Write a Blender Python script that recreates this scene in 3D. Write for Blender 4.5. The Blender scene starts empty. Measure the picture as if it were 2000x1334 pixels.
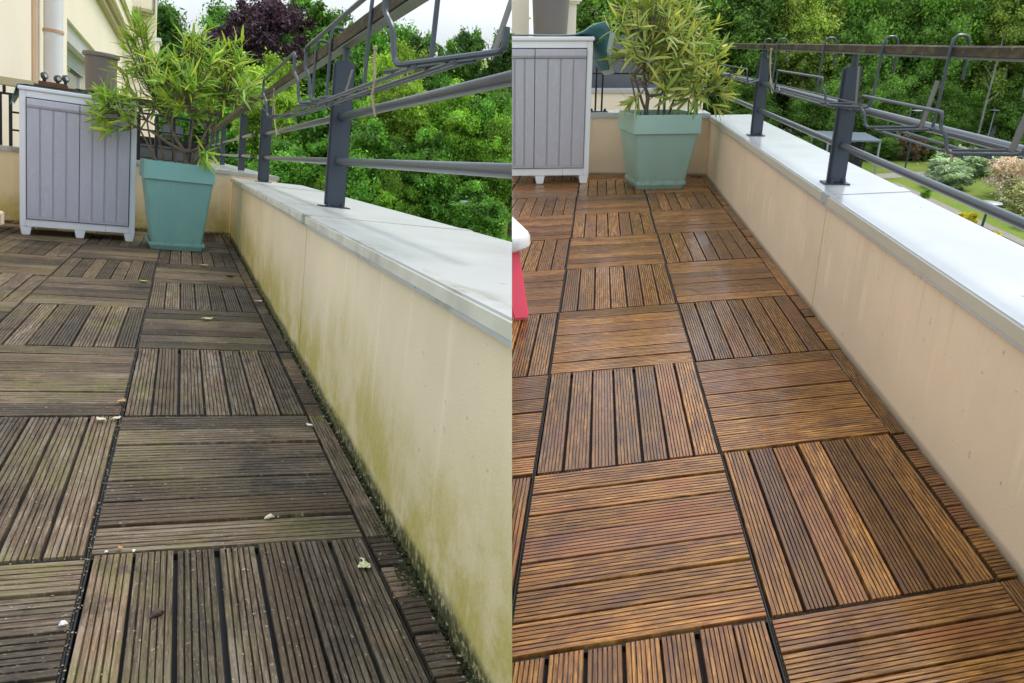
import bpy, bmesh, math, random
import numpy as np
from mathutils import Matrix, Vector, noise as mnoise

rnd = random.Random(7)
npr = np.random.default_rng(7)
SC = bpy.context.scene
COL = SC.collection

# ------------------------------------------------------------------ camera
CAM_POS = Vector((0.0, 0.0, 8.4))
CAM_R = Matrix(((1.0, -0.000224, 0.0), (-0.000081, -0.36315, 0.931731), (-0.000209, -0.931731, -0.36315)))
cam_d = bpy.data.cameras.new('camera')
cam_d.lens = 27.0
cam_d.sensor_width = 36.0
cam_d.clip_start = 0.05
cam_d.clip_end = 600.0
cam = bpy.data.objects.new('camera', cam_d)
COL.objects.link(cam)
cam.matrix_world = Matrix.Translation(CAM_POS) @ Matrix((
    (CAM_R[0][0], -CAM_R[0][1], -CAM_R[0][2]),
    (CAM_R[1][0], -CAM_R[1][1], -CAM_R[1][2]),
    (CAM_R[2][0], -CAM_R[2][1], -CAM_R[2][2]))).to_4x4()
SC.camera = cam

# ------------------------------------------------------------------ light
SUN_DIR = Vector((0.46, 0.38, 0.80)).normalized()      # towards the sun
elev = math.asin(SUN_DIR.z)
azim = math.atan2(SUN_DIR.x, SUN_DIR.y)
world = bpy.data.worlds.new('World')
SC.world = world
world.use_nodes = True
wn = world.node_tree
bg = wn.nodes['Background']
sky = wn.nodes.new('ShaderNodeTexSky')
sky.sky_type = 'NISHITA'
sky.sun_disc = False
sky.sun_elevation = elev
sky.sun_rotation = azim
sky.air_density = 1.0
sky.dust_density = 3.0
sky.ozone_density = 1.0
wm = wn.nodes.new('ShaderNodeMix')
wm.data_type = 'RGBA'
wm.inputs[0].default_value = 0.62
# thin overcast over the blue: the standard overcast sky, softened, brighter overhead than at the horizon
tc = wn.nodes.new('ShaderNodeTexCoord')
sx = wn.nodes.new('ShaderNodeSeparateXYZ'); wn.links.new(tc.outputs['Generated'], sx.inputs[0])
mr = wn.nodes.new('ShaderNodeMapRange'); wn.links.new(sx.outputs[2], mr.inputs[0])
mr.inputs[1].default_value = 0.0; mr.inputs[2].default_value = 1.0; mr.inputs[3].default_value = 0.68; mr.inputs[4].default_value = 1.16
cn = wn.nodes.new('ShaderNodeTexNoise'); wn.links.new(tc.outputs['Generated'], cn.inputs['Vector'])
cn.inputs['Scale'].default_value = 5.0; cn.inputs['Detail'].default_value = 5.0
cr = wn.nodes.new('ShaderNodeMapRange'); wn.links.new(cn.outputs[0], cr.inputs[0])
cr.inputs[1].default_value = 0.35; cr.inputs[2].default_value = 0.65; cr.inputs[3].default_value = 0.88; cr.inputs[4].default_value = 1.08
mm = wn.nodes.new('ShaderNodeMath'); mm.operation = 'MULTIPLY'
wn.links.new(mr.outputs[0], mm.inputs[0]); wn.links.new(cr.outputs[0], mm.inputs[1])
cl = wn.nodes.new('ShaderNodeVectorMath'); cl.operation = 'SCALE'
cl.inputs[0].default_value = (8.3, 9.2, 10.0)
wn.links.new(mm.outputs[0], cl.inputs['Scale'])
wn.links.new(cl.outputs[0], wm.inputs[7])
wn.links.new(sky.outputs[0], wm.inputs[6])
wn.links.new(wm.outputs[2], bg.inputs[0])
bg.inputs[1].default_value = 0.10
sun_d = bpy.data.lights.new('sun', 'SUN')
sun_d.energy = 0.85
sun_d.angle = math.radians(12)
sun_d.color = (1.0, 0.95, 0.86)
sun = bpy.data.objects.new('sun', sun_d)
COL.objects.link(sun)
sun.rotation_euler = (-SUN_DIR).to_track_quat('-Z', 'Y').to_euler()
SC.view_settings.view_transform = 'Standard'
SC.view_settings.look = 'None'
SC.view_settings.exposure = 1.08
SC.view_settings.gamma = 1.0
SC.view_settings.use_curve_mapping = False
SC.cycles.max_bounces = 8
SC.cycles.transparent_max_bounces = 8

# ------------------------------------------------------------------ frames of the two terraces and the garden
def frame(M, o):
    m = Matrix(M).to_4x4()
    m.translation = Vector(o)
    return m
F = {'L': frame(((0.915744, -0.384505, 0.116482), (0.361661, 0.9152, 0.177793), (-0.174967, -0.120686, 0.97715)), (-0.75944, 1.14344, 7.54251)),
     'R': frame(((0.976429, -0.215838, 0.0), (0.215838, 0.976429, 0.0), (0.0, 0.0, 1.0)), (0.48141, 1.1518, 7.39684)),
     'W': Matrix.Identity(4)}
HALF = {}                                   # object name -> side it belongs to

def in_view(side, p, margin=60):
    c = CAM_R.transposed() @ (F[side] @ Vector(p) - CAM_POS)
    if c.z < 0.05:
        return False
    u = 1000 + 1500 * c.x / c.z
    v = 667 + 1500 * c.y / c.z
    lo, hi = (0, 1000) if side == 'L' else (1000, 2000) if side == 'R' else (0, 2000)
    return lo - margin < u < hi + margin and -margin < v < 1334 + margin

# ------------------------------------------------------------------ materials
class G:
    def __init__(self, name):
        self.m = bpy.data.materials.new(name)
        self.m.use_nodes = True
        self.nt = self.m.node_tree
        self.b = self.nt.nodes['Principled BSDF']
        self.out = self.nt.nodes['Material Output']
    def n(self, typ, props=None, **ins):
        nd = self.nt.nodes.new('ShaderNode' + typ)
        for k, v in (props or {}).items():
            setattr(nd, k, v)
        for k, v in ins.items():
            self.set(nd.inputs[int(k[1:]) if k[0] == 'i' and k[1:].isdigit() else k.replace('_', ' ')], v)
        return nd
    def set(self, sock, v):
        if isinstance(v, bpy.types.NodeSocket):
            self.nt.links.new(v, sock)
        elif isinstance(v, (tuple, list)) and len(v) == 3 and sock.type == 'RGBA':
            sock.default_value = (*v, 1)
        else:
            sock.default_value = v
    def mix(self, fac, a, b, blend='MIX'):
        nd = self.n('Mix', {'data_type': 'RGBA', 'blend_type': blend})
        self.set(nd.inputs[0], fac); self.set(nd.inputs[6], a); self.set(nd.inputs[7], b)
        return nd.outputs[2]
    def math(self, op, a, b=0.0, clamp=False):
        nd = self.n('Math', {'operation': op, 'use_clamp': clamp})
        self.set(nd.inputs[0], a); self.set(nd.inputs[1], b)
        return nd.outputs[0]
    def ramp(self, fac, *stops):
        nd = self.n('ValToRGB')
        el = nd.color_ramp.elements
        while len(el) < len(stops):
            el.new(0.5)
        for e, (p, c) in zip(el, stops):
            e.position = p
            e.color = (c, c, c, 1) if isinstance(c, (int, float)) else (*c, 1)
        self.set(nd.inputs[0], fac)
        return nd.outputs[0]
    def step(self, v, a, b):
        nd = self.n('MapRange', {'clamp': True, 'interpolation_type': 'SMOOTHSTEP'})
        self.set(nd.inputs[0], v); self.set(nd.inputs[1], a); self.set(nd.inputs[2], b)
        return nd.outputs[0]
    def noise(self, vec, scale, detail=4, rough=0.55, dist=0.0):
        nd = self.n('TexNoise')
        self.set(nd.inputs['Vector'], vec)
        nd.inputs['Scale'].default_value = scale
        nd.inputs['Detail'].default_value = detail
        nd.inputs['Roughness'].default_value = rough
        nd.inputs['Distortion'].default_value = dist
        return nd.outputs[0]
    def scaled(self, vec, s, off=None):
        nd = self.n('VectorMath', {'operation': 'MULTIPLY'})
        self.set(nd.inputs[0], vec); nd.inputs[1].default_value = s
        r = nd.outputs[0]
        if off is not None:
            ad = self.n('VectorMath', {'operation': 'ADD'})
            self.set(ad.inputs[0], r); self.set(ad.inputs[1], off)
            r = ad.outputs[0]
        return r
    def bump(self, h, strength=0.3, dist=0.01):
        nd = self.n('Bump')
        nd.inputs['Strength'].default_value = strength
        nd.inputs['Distance'].default_value = dist
        self.set(nd.inputs['Height'], h)
        self.set(self.b.inputs['Normal'], nd.outputs[0])
    def fin(self, color, rough=0.6, spec=0.5, metal=0.0):
        self.set(self.b.inputs['Base Color'], color)
        self.set(self.b.inputs['Roughness'], rough)
        self.set(self.b.inputs['Specular IOR Level'], spec)
        self.set(self.b.inputs['Metallic'], metal)
        return self.m
    def obj(self): return self.n('TexCoord').outputs['Object']
    def uv(self): return self.n('TexCoord').outputs['UV']
    def pos(self): return self.n('NewGeometry').outputs['Position']
    def rand(self): return self.n('ObjectInfo').outputs['Random']

def simple(name, col, rough=0.6, var=0.08, scale=6.0, bump=0.0, spec=0.4, metal=0.0, bscale=60):
    g = G(name)
    p = g.obj()
    f = g.noise(p, scale, 5)
    c = g.mix(g.ramp(f, (0.3, 0.0), (0.7, 1.0)), tuple(x * (1 - var) for x in col), tuple(min(1, x * (1 + var)) for x in col))
    if bump:
        g.bump(g.noise(p, bscale, 3), bump, 0.004)
    return g.fin(c, rough, spec, metal)

def wood_weathered():
    g = G('weathered_decking')
    uv, r, pos = g.uv(), g.rand(), g.pos()
    r2 = g.math('FRACT', g.math('MULTIPLY', r, 17.31))
    off = g.n('CombineXYZ', None, X=g.math('MULTIPLY', r, 91.0), Y=g.math('MULTIPLY', r2, 57.0)).outputs[0]
    gr = g.noise(g.scaled(uv, (9.0, 190.0, 1.0), off), 1.0, 8, 0.72, 0.5)
    gr2 = g.noise(g.scaled(uv, (3.0, 28.0, 1.0), off), 1.0, 4, 0.6, 0.6)
    c = g.ramp(gr, (0.30, (0.016, 0.011, 0.007)), (0.46, (0.074, 0.050, 0.031)), (0.60, (0.175, 0.126, 0.082)), (0.74, (0.42, 0.335, 0.235)))
    c = g.mix(g.math('MULTIPLY', g.step(gr2, 0.50, 0.72), 0.75), c, (0.22, 0.185, 0.14))
    c = g.mix(g.math('MULTIPLY', g.step(r2, 0.45, 1.0), 0.42), c, (0.150, 0.088, 0.048))
    pz = g.noise(pos, 1.7, 4, 0.6)
    c = g.mix(g.math('MULTIPLY', g.step(pz, 0.50, 0.66), 0.66), c, (0.040, 0.028, 0.021))
    bz = g.noise(pos, 6.5, 6, 0.72)
    c = g.mix(g.math('MULTIPLY', g.step(bz, 0.54, 0.64), 0.62), c, (0.022, 0.017, 0.014))
    c = g.mix(1.0, c, g.ramp(r, (0.0, 0.46), (0.5, 0.88), (1.0, 1.55)), 'MULTIPLY')
    al = g.noise(pos, 3.1, 5, 0.62)
    al2 = g.noise(g.scaled(uv, (14.0, 60.0, 1.0), off), 1.0, 4, 0.7)
    am = g.math('MULTIPLY', g.math('MULTIPLY', g.step(al, 0.47, 0.62), g.step(al2, 0.36, 0.60)), g.math('ADD', 0.15, g.math('MULTIPLY', r, 0.60)))
    c = g.mix(am, c, (0.150, 0.140, 0.036))
    fl = g.noise(g.scaled(uv, (60.0, 420.0, 1.0), off), 1.0, 3, 0.6)
    c = g.mix(g.math('MULTIPLY', g.step(fl, 0.56, 0.72), 0.45), c, (0.34, 0.29, 0.22))
    c = g.mix(g.math('MULTIPLY', g.step(g.math('SUBTRACT', 1.0, fl), 0.56, 0.72), 0.6), c, (0.020, 0.015, 0.011))
    rs_ = g.noise(pos, 7.0, 4, 0.6)
    c = g.mix(g.math('MULTIPLY', g.step(rs_, 0.60, 0.74), 0.35), c, (0.20, 0.095, 0.045))
    sp = g.noise(pos, 95.0, 2, 0.5)
    c = g.mix(g.math('MULTIPLY', g.step(sp, 0.69, 0.75), 0.7), c, (0.42, 0.39, 0.31))
    rg = g.ramp(g.noise(pos, 5.0, 3), (0.3, 0.48), (0.7, 0.85))
    g.bump(gr, 0.6, 0.004)
    return g.fin(c, rg, 0.35)

def wood_oiled():
    g = G('oiled_decking')
    uv, r, pos = g.uv(), g.rand(), g.pos()
    r2 = g.math('FRACT', g.math('MULTIPLY', r, 23.77))
    r3 = g.math('FRACT', g.math('MULTIPLY', r, 7.13))
    off = g.n('CombineXYZ', None, X=g.math('MULTIPLY', r, 83.0), Y=g.math('MULTIPLY', r2, 61.0)).outputs[0]
    gr = g.noise(g.scaled(uv, (11.0, 170.0, 1.0), off), 1.0, 8, 0.70, 0.7)
    gr2 = g.noise(g.scaled(uv, (4.5, 48.0, 1.0), off), 1.0, 6, 0.65, 0.8)
    c = g.ramp(gr, (0.32, (0.050, 0.020, 0.008)), (0.46, (0.185, 0.076, 0.018)), (0.59, (0.38, 0.180, 0.042)), (0.75, (0.66, 0.375, 0.100)))
    c = g.mix(g.math('MULTIPLY', g.step(gr2, 0.46, 0.66), 0.62), c, (0.085, 0.038, 0.020))
    c = g.mix(g.math('MULTIPLY', g.step(g.noise(g.scaled(uv, (7, 40, 1), off), 1.0, 6, 0.7), 0.52, 0.72), 0.42), c, (0.42, 0.225, 0.065))
    c = g.mix(g.math('MULTIPLY', g.step(r2, 0.55, 0.85), 0.50), c, (0.110, 0.050, 0.030))
    c = g.mix(g.math('MULTIPLY', g.step(r3, 0.70, 1.0), 0.30), c, (0.29, 0.115, 0.048))
    c = g.mix(1.0, c, g.ramp(r, (0.0, 0.62), (0.5, 0.95), (1.0, 1.28)), 'MULTIPLY')
    pa = g.noise(g.scaled(uv, (4.0, 13.0, 1.0), off), 1.0, 6, 0.7, 0.6)
    c = g.mix(g.math('MULTIPLY', g.step(pa, 0.53, 0.66), 0.60), c, (0.085, 0.038, 0.034))
    pb = g.noise(g.scaled(uv, (3.0, 11.0, 1.0), g.scaled(off, (1.7, 2.3, 1.0))), 1.0, 5, 0.7, 0.6)
    c = g.mix(g.math('MULTIPLY', g.step(pb, 0.55, 0.68), 0.50), c, (0.26, 0.075, 0.028))
    wr = g.noise(pos, 9.0, 6, 0.72)
    c = g.mix(g.math('MULTIPLY', g.step(wr, 0.58, 0.68), 0.45), c, (0.050, 0.024, 0.014))
    pz = g.noise(pos, 2.2, 4, 0.55)
    c = g.mix(g.math('MULTIPLY', g.step(pz, 0.5, 0.72), 0.25), c, (0.12, 0.055, 0.015))
    g.bump(gr, 0.16, 0.002)
    rg = g.ramp(g.noise(pos, 6.0, 4), (0.3, 0.20), (0.7, 0.36))
    g.b.inputs['Coat Weight'].default_value = 0.30
    g.b.inputs['Coat Roughness'].default_value = 0.10
    return g.fin(c, rg, 0.25)

def stucco(name, base, algae):
    g = G(name)
    p = g.obj()
    big = g.noise(p, 1.6, 4, 0.6)
    c = g.mix(g.ramp(big, (0.3, 0.0), (0.7, 1.0)), tuple(x * 0.90 for x in base), tuple(x * 1.06 for x in base))
    sp = g.noise(p, 38.0, 2, 0.5)
    c = g.mix(g.math('MULTIPLY', g.step(sp, 0.70, 0.75), 0.35), c, (0.16, 0.13, 0.09))
    z = g.n('SeparateXYZ', None, i0=p).outputs[2]
    if algae:
        st = g.noise(g.scaled(p, (7.0, 7.0, 0.8)), 1.0, 5, 0.65)
        md = g.noise(p, 2.4, 4, 0.6)
        lim = g.math('ADD', 0.06, g.math('MULTIPLY', g.math('ADD', st, g.math('MULTIPLY', md, 1.7)), 0.25))
        f = g.math('SUBTRACT', 1.0, g.step(g.math('DIVIDE', z, lim), 0.15, 1.0))
        fin = g.noise(p, 60.0, 4, 0.7)
        f = g.math('MULTIPLY', f, g.math('MULTIPLY', g.math('ADD', 0.72, g.math('MULTIPLY', g.step(fin, 0.25, 0.70), 0.28)), g.math('ADD', 0.42, g.math('MULTIPLY', g.step(g.noise(p, 4.2, 6, 0.68), 0.38, 0.60), 0.58))))
        c = g.mix(g.math('MULTIPLY', f, 0.92), c, (0.42, 0.345, 0.045))
        f2 = g.math('SUBTRACT', 1.0, g.step(g.math('DIVIDE', z, g.math('ADD', 0.004, g.math('MULTIPLY', md, 0.085))), 0.35, 1.0))
        c = g.mix(g.math('MULTIPLY', f2, g.step(fin, 0.25, 0.55)), c, (0.055, 0.055, 0.016))
        st2 = g.noise(g.scaled(p, (16.0, 16.0, 0.9)), 1.0, 3, 0.6)
        c = g.mix(g.math('MULTIPLY', g.step(st2, 0.58, 0.74), 0.30), c, tuple(min(1, x * 1.22) for x in base))
    else:
        st2 = g.noise(g.scaled(p, (10.0, 10.0, 0.8)), 1.0, 4, 0.65)
        zz = g.math('MULTIPLY', g.step(z, 0.10, 0.16), g.math('SUBTRACT', 1.0, g.step(z, 0.24, 0.30)))
        c = g.mix(g.math('MULTIPLY', g.step(st2, 0.54, 0.66), g.math('MULTIPLY', zz, 0.5)), c, tuple(min(1, x * 1.20) for x in base))
        dr = g.noise(g.scaled(p, (22.0, 22.0, 0.6)), 1.0, 4, 0.7)
        c = g.mix(g.math('MULTIPLY', g.math('MULTIPLY', g.step(dr, 0.52, 0.70), g.step(z, 0.16, 0.42)), 0.22), c, (0.36, 0.27, 0.18))
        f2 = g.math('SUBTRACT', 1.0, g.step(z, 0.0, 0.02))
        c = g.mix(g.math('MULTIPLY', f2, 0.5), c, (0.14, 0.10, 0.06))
    g.bump(g.noise(p, 170.0, 4, 0.7), 0.35, 0.003)
    return g.fin(c, 0.80, 0.3)

def coping_mat(name, grime):
    g = G(name)
    p = g.obj()
    n1 = g.noise(p, 3.0, 5, 0.6)
    lo, hi = ((0.43, 0.43, 0.405), (0.50, 0.505, 0.48)) if grime else ((0.45, 0.46, 0.46), (0.51, 0.52, 0.525))
    c = g.mix(g.ramp(n1, (0.35, 0.0), (0.7, 1.0)), lo, hi)
    if grime:
        uvx = g.n('SeparateXYZ', None, i0=p).outputs[0]
        edge = g.math('SUBTRACT', 1.0, g.step(uvx, -0.005, 0.085))
        n2 = g.noise(g.scaled(p, (9, 3.0, 9)), 1.0, 6, 0.7)
        c = g.mix(g.math('MULTIPLY', g.math('MULTIPLY', edge, g.step(n2, 0.50, 0.68)), 0.75), c, (0.20, 0.19, 0.11))
        n3 = g.noise(g.scaled(p, (14, 14, 14)), 1.0, 5, 0.7)
        c = g.mix(g.math('MULTIPLY', g.step(n3, 0.58, 0.72), 0.18), c, (0.36, 0.35, 0.28))
    sp = g.noise(p, 30.0, 1, 0.5)
    c = g.mix(g.math('MULTIPLY', g.step(sp, 0.765, 0.785), 0.6), c, (0.12, 0.11, 0.08))
    return g.fin(c, 0.34 if grime else 0.2, 0.5)

def pot_mat(name, col):
    g = G(name)
    p = g.obj()
    z = g.n('SeparateXYZ', None, i0=p).outputs[2]
    c = g.mix(g.ramp(g.noise(p, 4.0, 5, 0.6), (0.3, 0.0), (0.7, 1.0)), tuple(x * 0.92 for x in col), tuple(x * 1.07 for x in col))
    sp = g.noise(p, 26.0, 5, 0.7)
    low = g.math('SUBTRACT', 1.0, g.step(z, 0.0, 0.16))
    c = g.mix(g.math('MULTIPLY', g.math('MULTIPLY', g.step(sp, 0.46, 0.62), low), 0.40), c, (0.17, 0.15, 0.10))
    ru = g.noise(g.scaled(p, (18.0, 18.0, 1.6)), 1.0, 4, 0.65)
    c = g.mix(g.math('MULTIPLY', g.step(ru, 0.57, 0.72), 0.18), c, (0.42, 0.46, 0.40))
    return g.fin(c, g.ramp(sp, (0.3, 0.36), (0.7, 0.52)), 0.4)

def rail_wood():
    g = G('weathered_handrail')
    p = g.obj()
    n = g.noise(g.scaled(p, (30, 2.0, 30)), 1.0, 6, 0.65)
    c = g.ramp(n, (0.3, (0.020, 0.014, 0.009)), (0.55, (0.062, 0.042, 0.023)), (0.75, (0.125, 0.090, 0.050)))
    li = g.noise(p, 9.0, 6, 0.7)
    c = g.mix(g.math('MULTIPLY', g.step(li, 0.50, 0.64), 0.65), c, (0.125, 0.115, 0.050))
    sp = g.noise(p, 55.0, 3, 0.6)
    c = g.mix(g.math('MULTIPLY', g.step(sp, 0.66, 0.72), 0.55), c, (0.38, 0.36, 0.30))
    g.bump(n, 0.4, 0.004)
    return g.fin(c, 0.75, 0.3)

def leaf_mat(name, col, trans=0.35, rough=0.5, spec=0.3):
    g = G(name)
    at = g.n('Attribute', {'attribute_name': 'tint'}).outputs['Color']
    rv = g.ramp(g.rand(), (0.0, 0.78), (1.0, 1.22))
    c = g.mix(1.0, col, at, 'MULTIPLY')
    c = g.mix(1.0, c, rv, 'MULTIPLY')
    g.fin(c, rough, spec)
    tr = g.n('BsdfTranslucent')
    g.set(tr.inputs['Color'], g.mix(1.0, c, (1.25, 1.25, 0.55), 'MULTIPLY'))
    mx = g.n('MixShader')
    mx.inputs[0].default_value = trans
    g.nt.links.new(g.b.outputs[0], mx.inputs[1])
    g.nt.links.new(tr.outputs[0], mx.inputs[2])
    g.nt.links.new(mx.outputs[0], g.out.inputs[0])
    return g.m

def woodgrain_plastic(name, col):
    g = G(name)
    p = g.obj()
    q = g.scaled(p, (9.0, 4.0, 1.7), g.n('CombineXYZ', None, X=g.math('MULTIPLY', g.rand(), 40.0), Z=g.math('MULTIPLY', g.rand(), 13.0)).outputs[0])
    n = g.noise(q, 1.0, 3, 0.5, 1.2)
    rings = g.math('ABSOLUTE', g.math('SUBTRACT', g.math('FRACT', g.math('MULTIPLY', n, 9.0)), 0.5))
    c = g.mix(g.math('MULTIPLY', g.step(rings, 0.30, 0.5), 0.22), col, tuple(min(1, x * 1.35) for x in col))
    c = g.mix(g.math('MULTIPLY', g.step(g.noise(p, 30, 5, 0.7), 0.5, 0.75), 0.12), c, tuple(x * 0.85 for x in col))
    g.bump(rings, 0.16, 0.002)
    return g.fin(c, 0.5, 0.4)

def lawn_mat():
    g = G('mown_lawn')
    p = g.pos()
    n = g.noise(p, 0.22, 5, 0.6)
    n2 = g.noise(p, 3.5, 5, 0.7)
    c = g.mix(g.ramp(n, (0.35, 0.0), (0.65, 1.0)), (0.115, 0.200, 0.024), (0.195, 0.250, 0.045))
    c = g.mix(g.math('MULTIPLY', g.step(n2, 0.45, 0.7), 0.6), c, (0.25, 0.265, 0.075))
    g.bump(n2, 0.6, 0.05)
    return g.fin(c, 0.9, 0.1)

M = {}
M['weathered'] = wood_weathered()
M['oiled'] = wood_oiled()
M['grid'] = simple('black_plastic_grid', (0.012, 0.012, 0.012), 0.7)
M['slab'] = simple('damp_screed', (0.035, 0.031, 0.026), 0.9, 0.3)
M['wallL'] = stucco('algae_stained_render', (0.80, 0.655, 0.43), True)
M['wallR'] = stucco('washed_render', (0.83, 0.645, 0.455), False)
M['copL'] = coping_mat('stained_white_coping', True)
M['copR'] = coping_mat('clean_white_coping', False)
M['trimL'] = simple('stained_fascia_shade', (0.60, 0.555, 0.44), 0.6, 0.22, 7, 0.05)  # stains, plus the fascia's shade and warm wall reflection as colour
M['trimR'] = simple('tan_fascia_shade', (0.56, 0.50, 0.385), 0.5, 0.06, 4)  # fascia's shade and warm wall reflection put into the colour
M['steel'] = simple('blue_grey_paint', (0.034, 0.045, 0.062), 0.40, 0.12, 5, 0.05, 0.5)
M['tube'] = simple('grey_tube_paint', (0.060, 0.068, 0.078), 0.30, 0.05, 2, 0.0, 0.5)
M['wire'] = simple('grey_coated_wire', (0.050, 0.060, 0.072), 0.36, 0.2, 20, 0.05, 0.5)
M['strap'] = simple('taupe_metal_strap', (0.16, 0.145, 0.135), 0.5, 0.1)
M['rail'] = rail_wood()
M['railmetal'] = simple('pale_rail_underside', (0.15, 0.17, 0.155), 0.5, 0.25, 4)
M['black'] = simple('black_metal', (0.012, 0.013, 0.015), 0.45, 0.2)
M['potL'] = pot_mat('teal_plastic', (0.185, 0.395, 0.365))
M['potR'] = pot_mat('sage_teal_plastic', (0.300, 0.445, 0.365))
M['soil'] = simple('potting_soil', (0.035, 0.024, 0.016), 0.95, 0.4, 30, 0.5)
M['cabL'] = simple('pale_blue_grey_plastic', (0.78, 0.81, 0.88), 0.5, 0.04, 3, 0.03)
M['cabR'] = simple('off_white_plastic', (0.84, 0.83, 0.81), 0.5, 0.04, 3, 0.03)
M['doorL'] = woodgrain_plastic('lilac_grey_plastic', (0.470, 0.475, 0.570))
M['doorR'] = woodgrain_plastic('warm_grey_plastic', (0.455, 0.435, 0.460))
M['tarp'] = simple('teal_tarpaulin', (0.055, 0.165, 0.175), 0.45, 0.25, 7, 0.1)
M['tarplining'] = simple('pale_tarpaulin_lining', (0.42, 0.50, 0.47), 0.6, 0.1)
M['facade'] = simple('cream_facade', (0.90, 0.80, 0.665), 0.85, 0.03, 0.8, 0.08, 0.2)
M['cornice'] = simple('ochre_cornice', (0.50, 0.43, 0.275), 0.8, 0.05, 2)
M['salmon'] = simple('salmon_band', (0.55, 0.36, 0.24), 0.8, 0.05)
M['white'] = simple('white_pvc', (0.74, 0.75, 0.78), 0.35, 0.03)
M['shutter'] = simple('grey_shutter', (0.50, 0.55, 0.57), 0.45, 0.05)
M['reveal'] = simple('shutter_box', (0.55, 0.56, 0.54), 0.6, 0.05)
M['taupe'] = simple('taupe_planter', (0.175, 0.150, 0.140), 0.55, 0.08, 3)
M['greybox'] = simple('slate_grey_plastic', (0.135, 0.140, 0.155), 0.5, 0.08)
M['dark'] = simple('dark_interior', (0.02, 0.024, 0.03), 0.3, 0.1)
M['curtain'] = simple('white_net_curtain', (0.62, 0.66, 0.68), 0.8, 0.08, 14)
gg = G('window_glass'); gg.b.inputs['Transmission Weight'].default_value = 0.85
M['glass'] = gg.fin((0.75, 0.82, 0.85), 0.03, 0.5)
M['caster'] = simple('grey_rubber', (0.06, 0.06, 0.062), 0.5, 0.2)
M['castercore'] = simple('pale_hub', (0.45, 0.45, 0.44), 0.4)
M['brownwood'] = simple('reddish_brown_board', (0.13, 0.055, 0.028), 0.6, 0.3, 20, 0.2)
M['string'] = simple('garden_twine', (0.33, 0.25, 0.17), 0.9, 0.2, 30)
M['bark'] = simple('oleander_bark', (0.145, 0.115, 0.080), 0.85, 0.35, 30, 0.4)
M['trunk'] = simple('tree_bark', (0.11, 0.095, 0.075), 0.9, 0.35, 4, 0.5)
M['paletrunk'] = simple('pale_bark', (0.26, 0.25, 0.22), 0.9, 0.3, 3, 0.4)
M['leafL'] = leaf_mat('oleander_leaf_fresh', (0.345, 0.500, 0.085), 0.34)
M['leafR'] = leaf_mat('oleander_leaf_olive', (0.385, 0.440, 0.140), 0.32)
M['crown_mid'] = leaf_mat('mid_green_foliage', (0.120, 0.285, 0.042))
M['crown_bright'] = leaf_mat('yellow_green_foliage', (0.220, 0.405, 0.052))
M['crown_yellower'] = leaf_mat('yellower_green_foliage', (0.25, 0.390, 0.055))  # slightly yellower than the other yellow-green foliage
M['crown_plum'] = leaf_mat('purple_foliage', (0.050, 0.024, 0.040), 0.2)
M['crown_dark'] = leaf_mat('dark_foliage', (0.082, 0.190, 0.036))
M['crown_wood'] = leaf_mat('woodland_foliage', (0.165, 0.300, 0.062))
M['crown_woodbright'] = leaf_mat('bright_woodland_foliage', (0.340, 0.455, 0.100))  # lighter and yellower than the other woodland foliage
M['shrub_silver'] = leaf_mat('silver_green_foliage', (0.42, 0.54, 0.32), 0.2)
M['shrub_pink'] = leaf_mat('pink_flushed_foliage', (0.60, 0.50, 0.43), 0.25)
M['shrub_vari'] = leaf_mat('variegated_foliage', (0.36, 0.38, 0.17), 0.25)
M['shrub_gold'] = leaf_mat('golden_foliage', (0.55, 0.47, 0.02), 0.3)
M['shrub_red'] = leaf_mat('russet_foliage', (0.18, 0.13, 0.07), 0.25)
M['lawn'] = lawn_mat()
M['path'] = simple('pale_gravel_path', (0.33, 0.30, 0.26), 0.95, 0.15, 3, 0.3)
M['kerb'] = simple('grey_kerb', (0.26, 0.23, 0.19), 0.9, 0.2, 5, 0.3)
M['shelterroof'] = simple('blue_grey_roof_sheet', (0.15, 0.18, 0.235), 0.4, 0.05)
M['slat'] = simple('dark_timber_slat', (0.03, 0.03, 0.032), 0.7, 0.2)
M['lampgrey'] = simple('lamp_grey', (0.30, 0.33, 0.35), 0.4, 0.05)
M['lampgreen'] = simple('lamp_post_green', (0.035, 0.06, 0.06), 0.45, 0.1)
M['redplastic'] = simple('coral_red_plastic', (0.88, 0.085, 0.150), 0.35, 0.03)
M['whiteplastic'] = simple('white_plastic', (0.76, 0.77, 0.78), 0.35, 0.02)
M['moss'] = simple('wet_moss', (0.030, 0.034, 0.010), 0.95, 0.5, 40, 0.6)
M['debris'] = simple('dry_crumbs', (0.30, 0.25, 0.17), 0.9, 0.5, 90)
M['petal'] = simple('cream_petal', (0.66, 0.66, 0.38), 0.6, 0.15, 30)
M['dryleaf'] = simple('dry_leaf', (0.42, 0.25, 0.11), 0.7, 0.3, 40)
M['paleleaf'] = simple('pale_curled_leaf', (0.58, 0.54, 0.38), 0.7, 0.2, 40)
M['greenleaf'] = simple('green_fallen_leaf', (0.30, 0.44, 0.06), 0.5, 0.15, 40)
M['seedpod'] = simple('brown_seed_pod', (0.055, 0.028, 0.02), 0.6, 0.5, 60, 0.6)
M['chip'] = simple('white_chip', (0.72, 0.71, 0.68), 0.7, 0.1, 40)
M['bluebit'] = simple('blue_scrap', (0.18, 0.28, 0.55), 0.5, 0.1)

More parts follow.
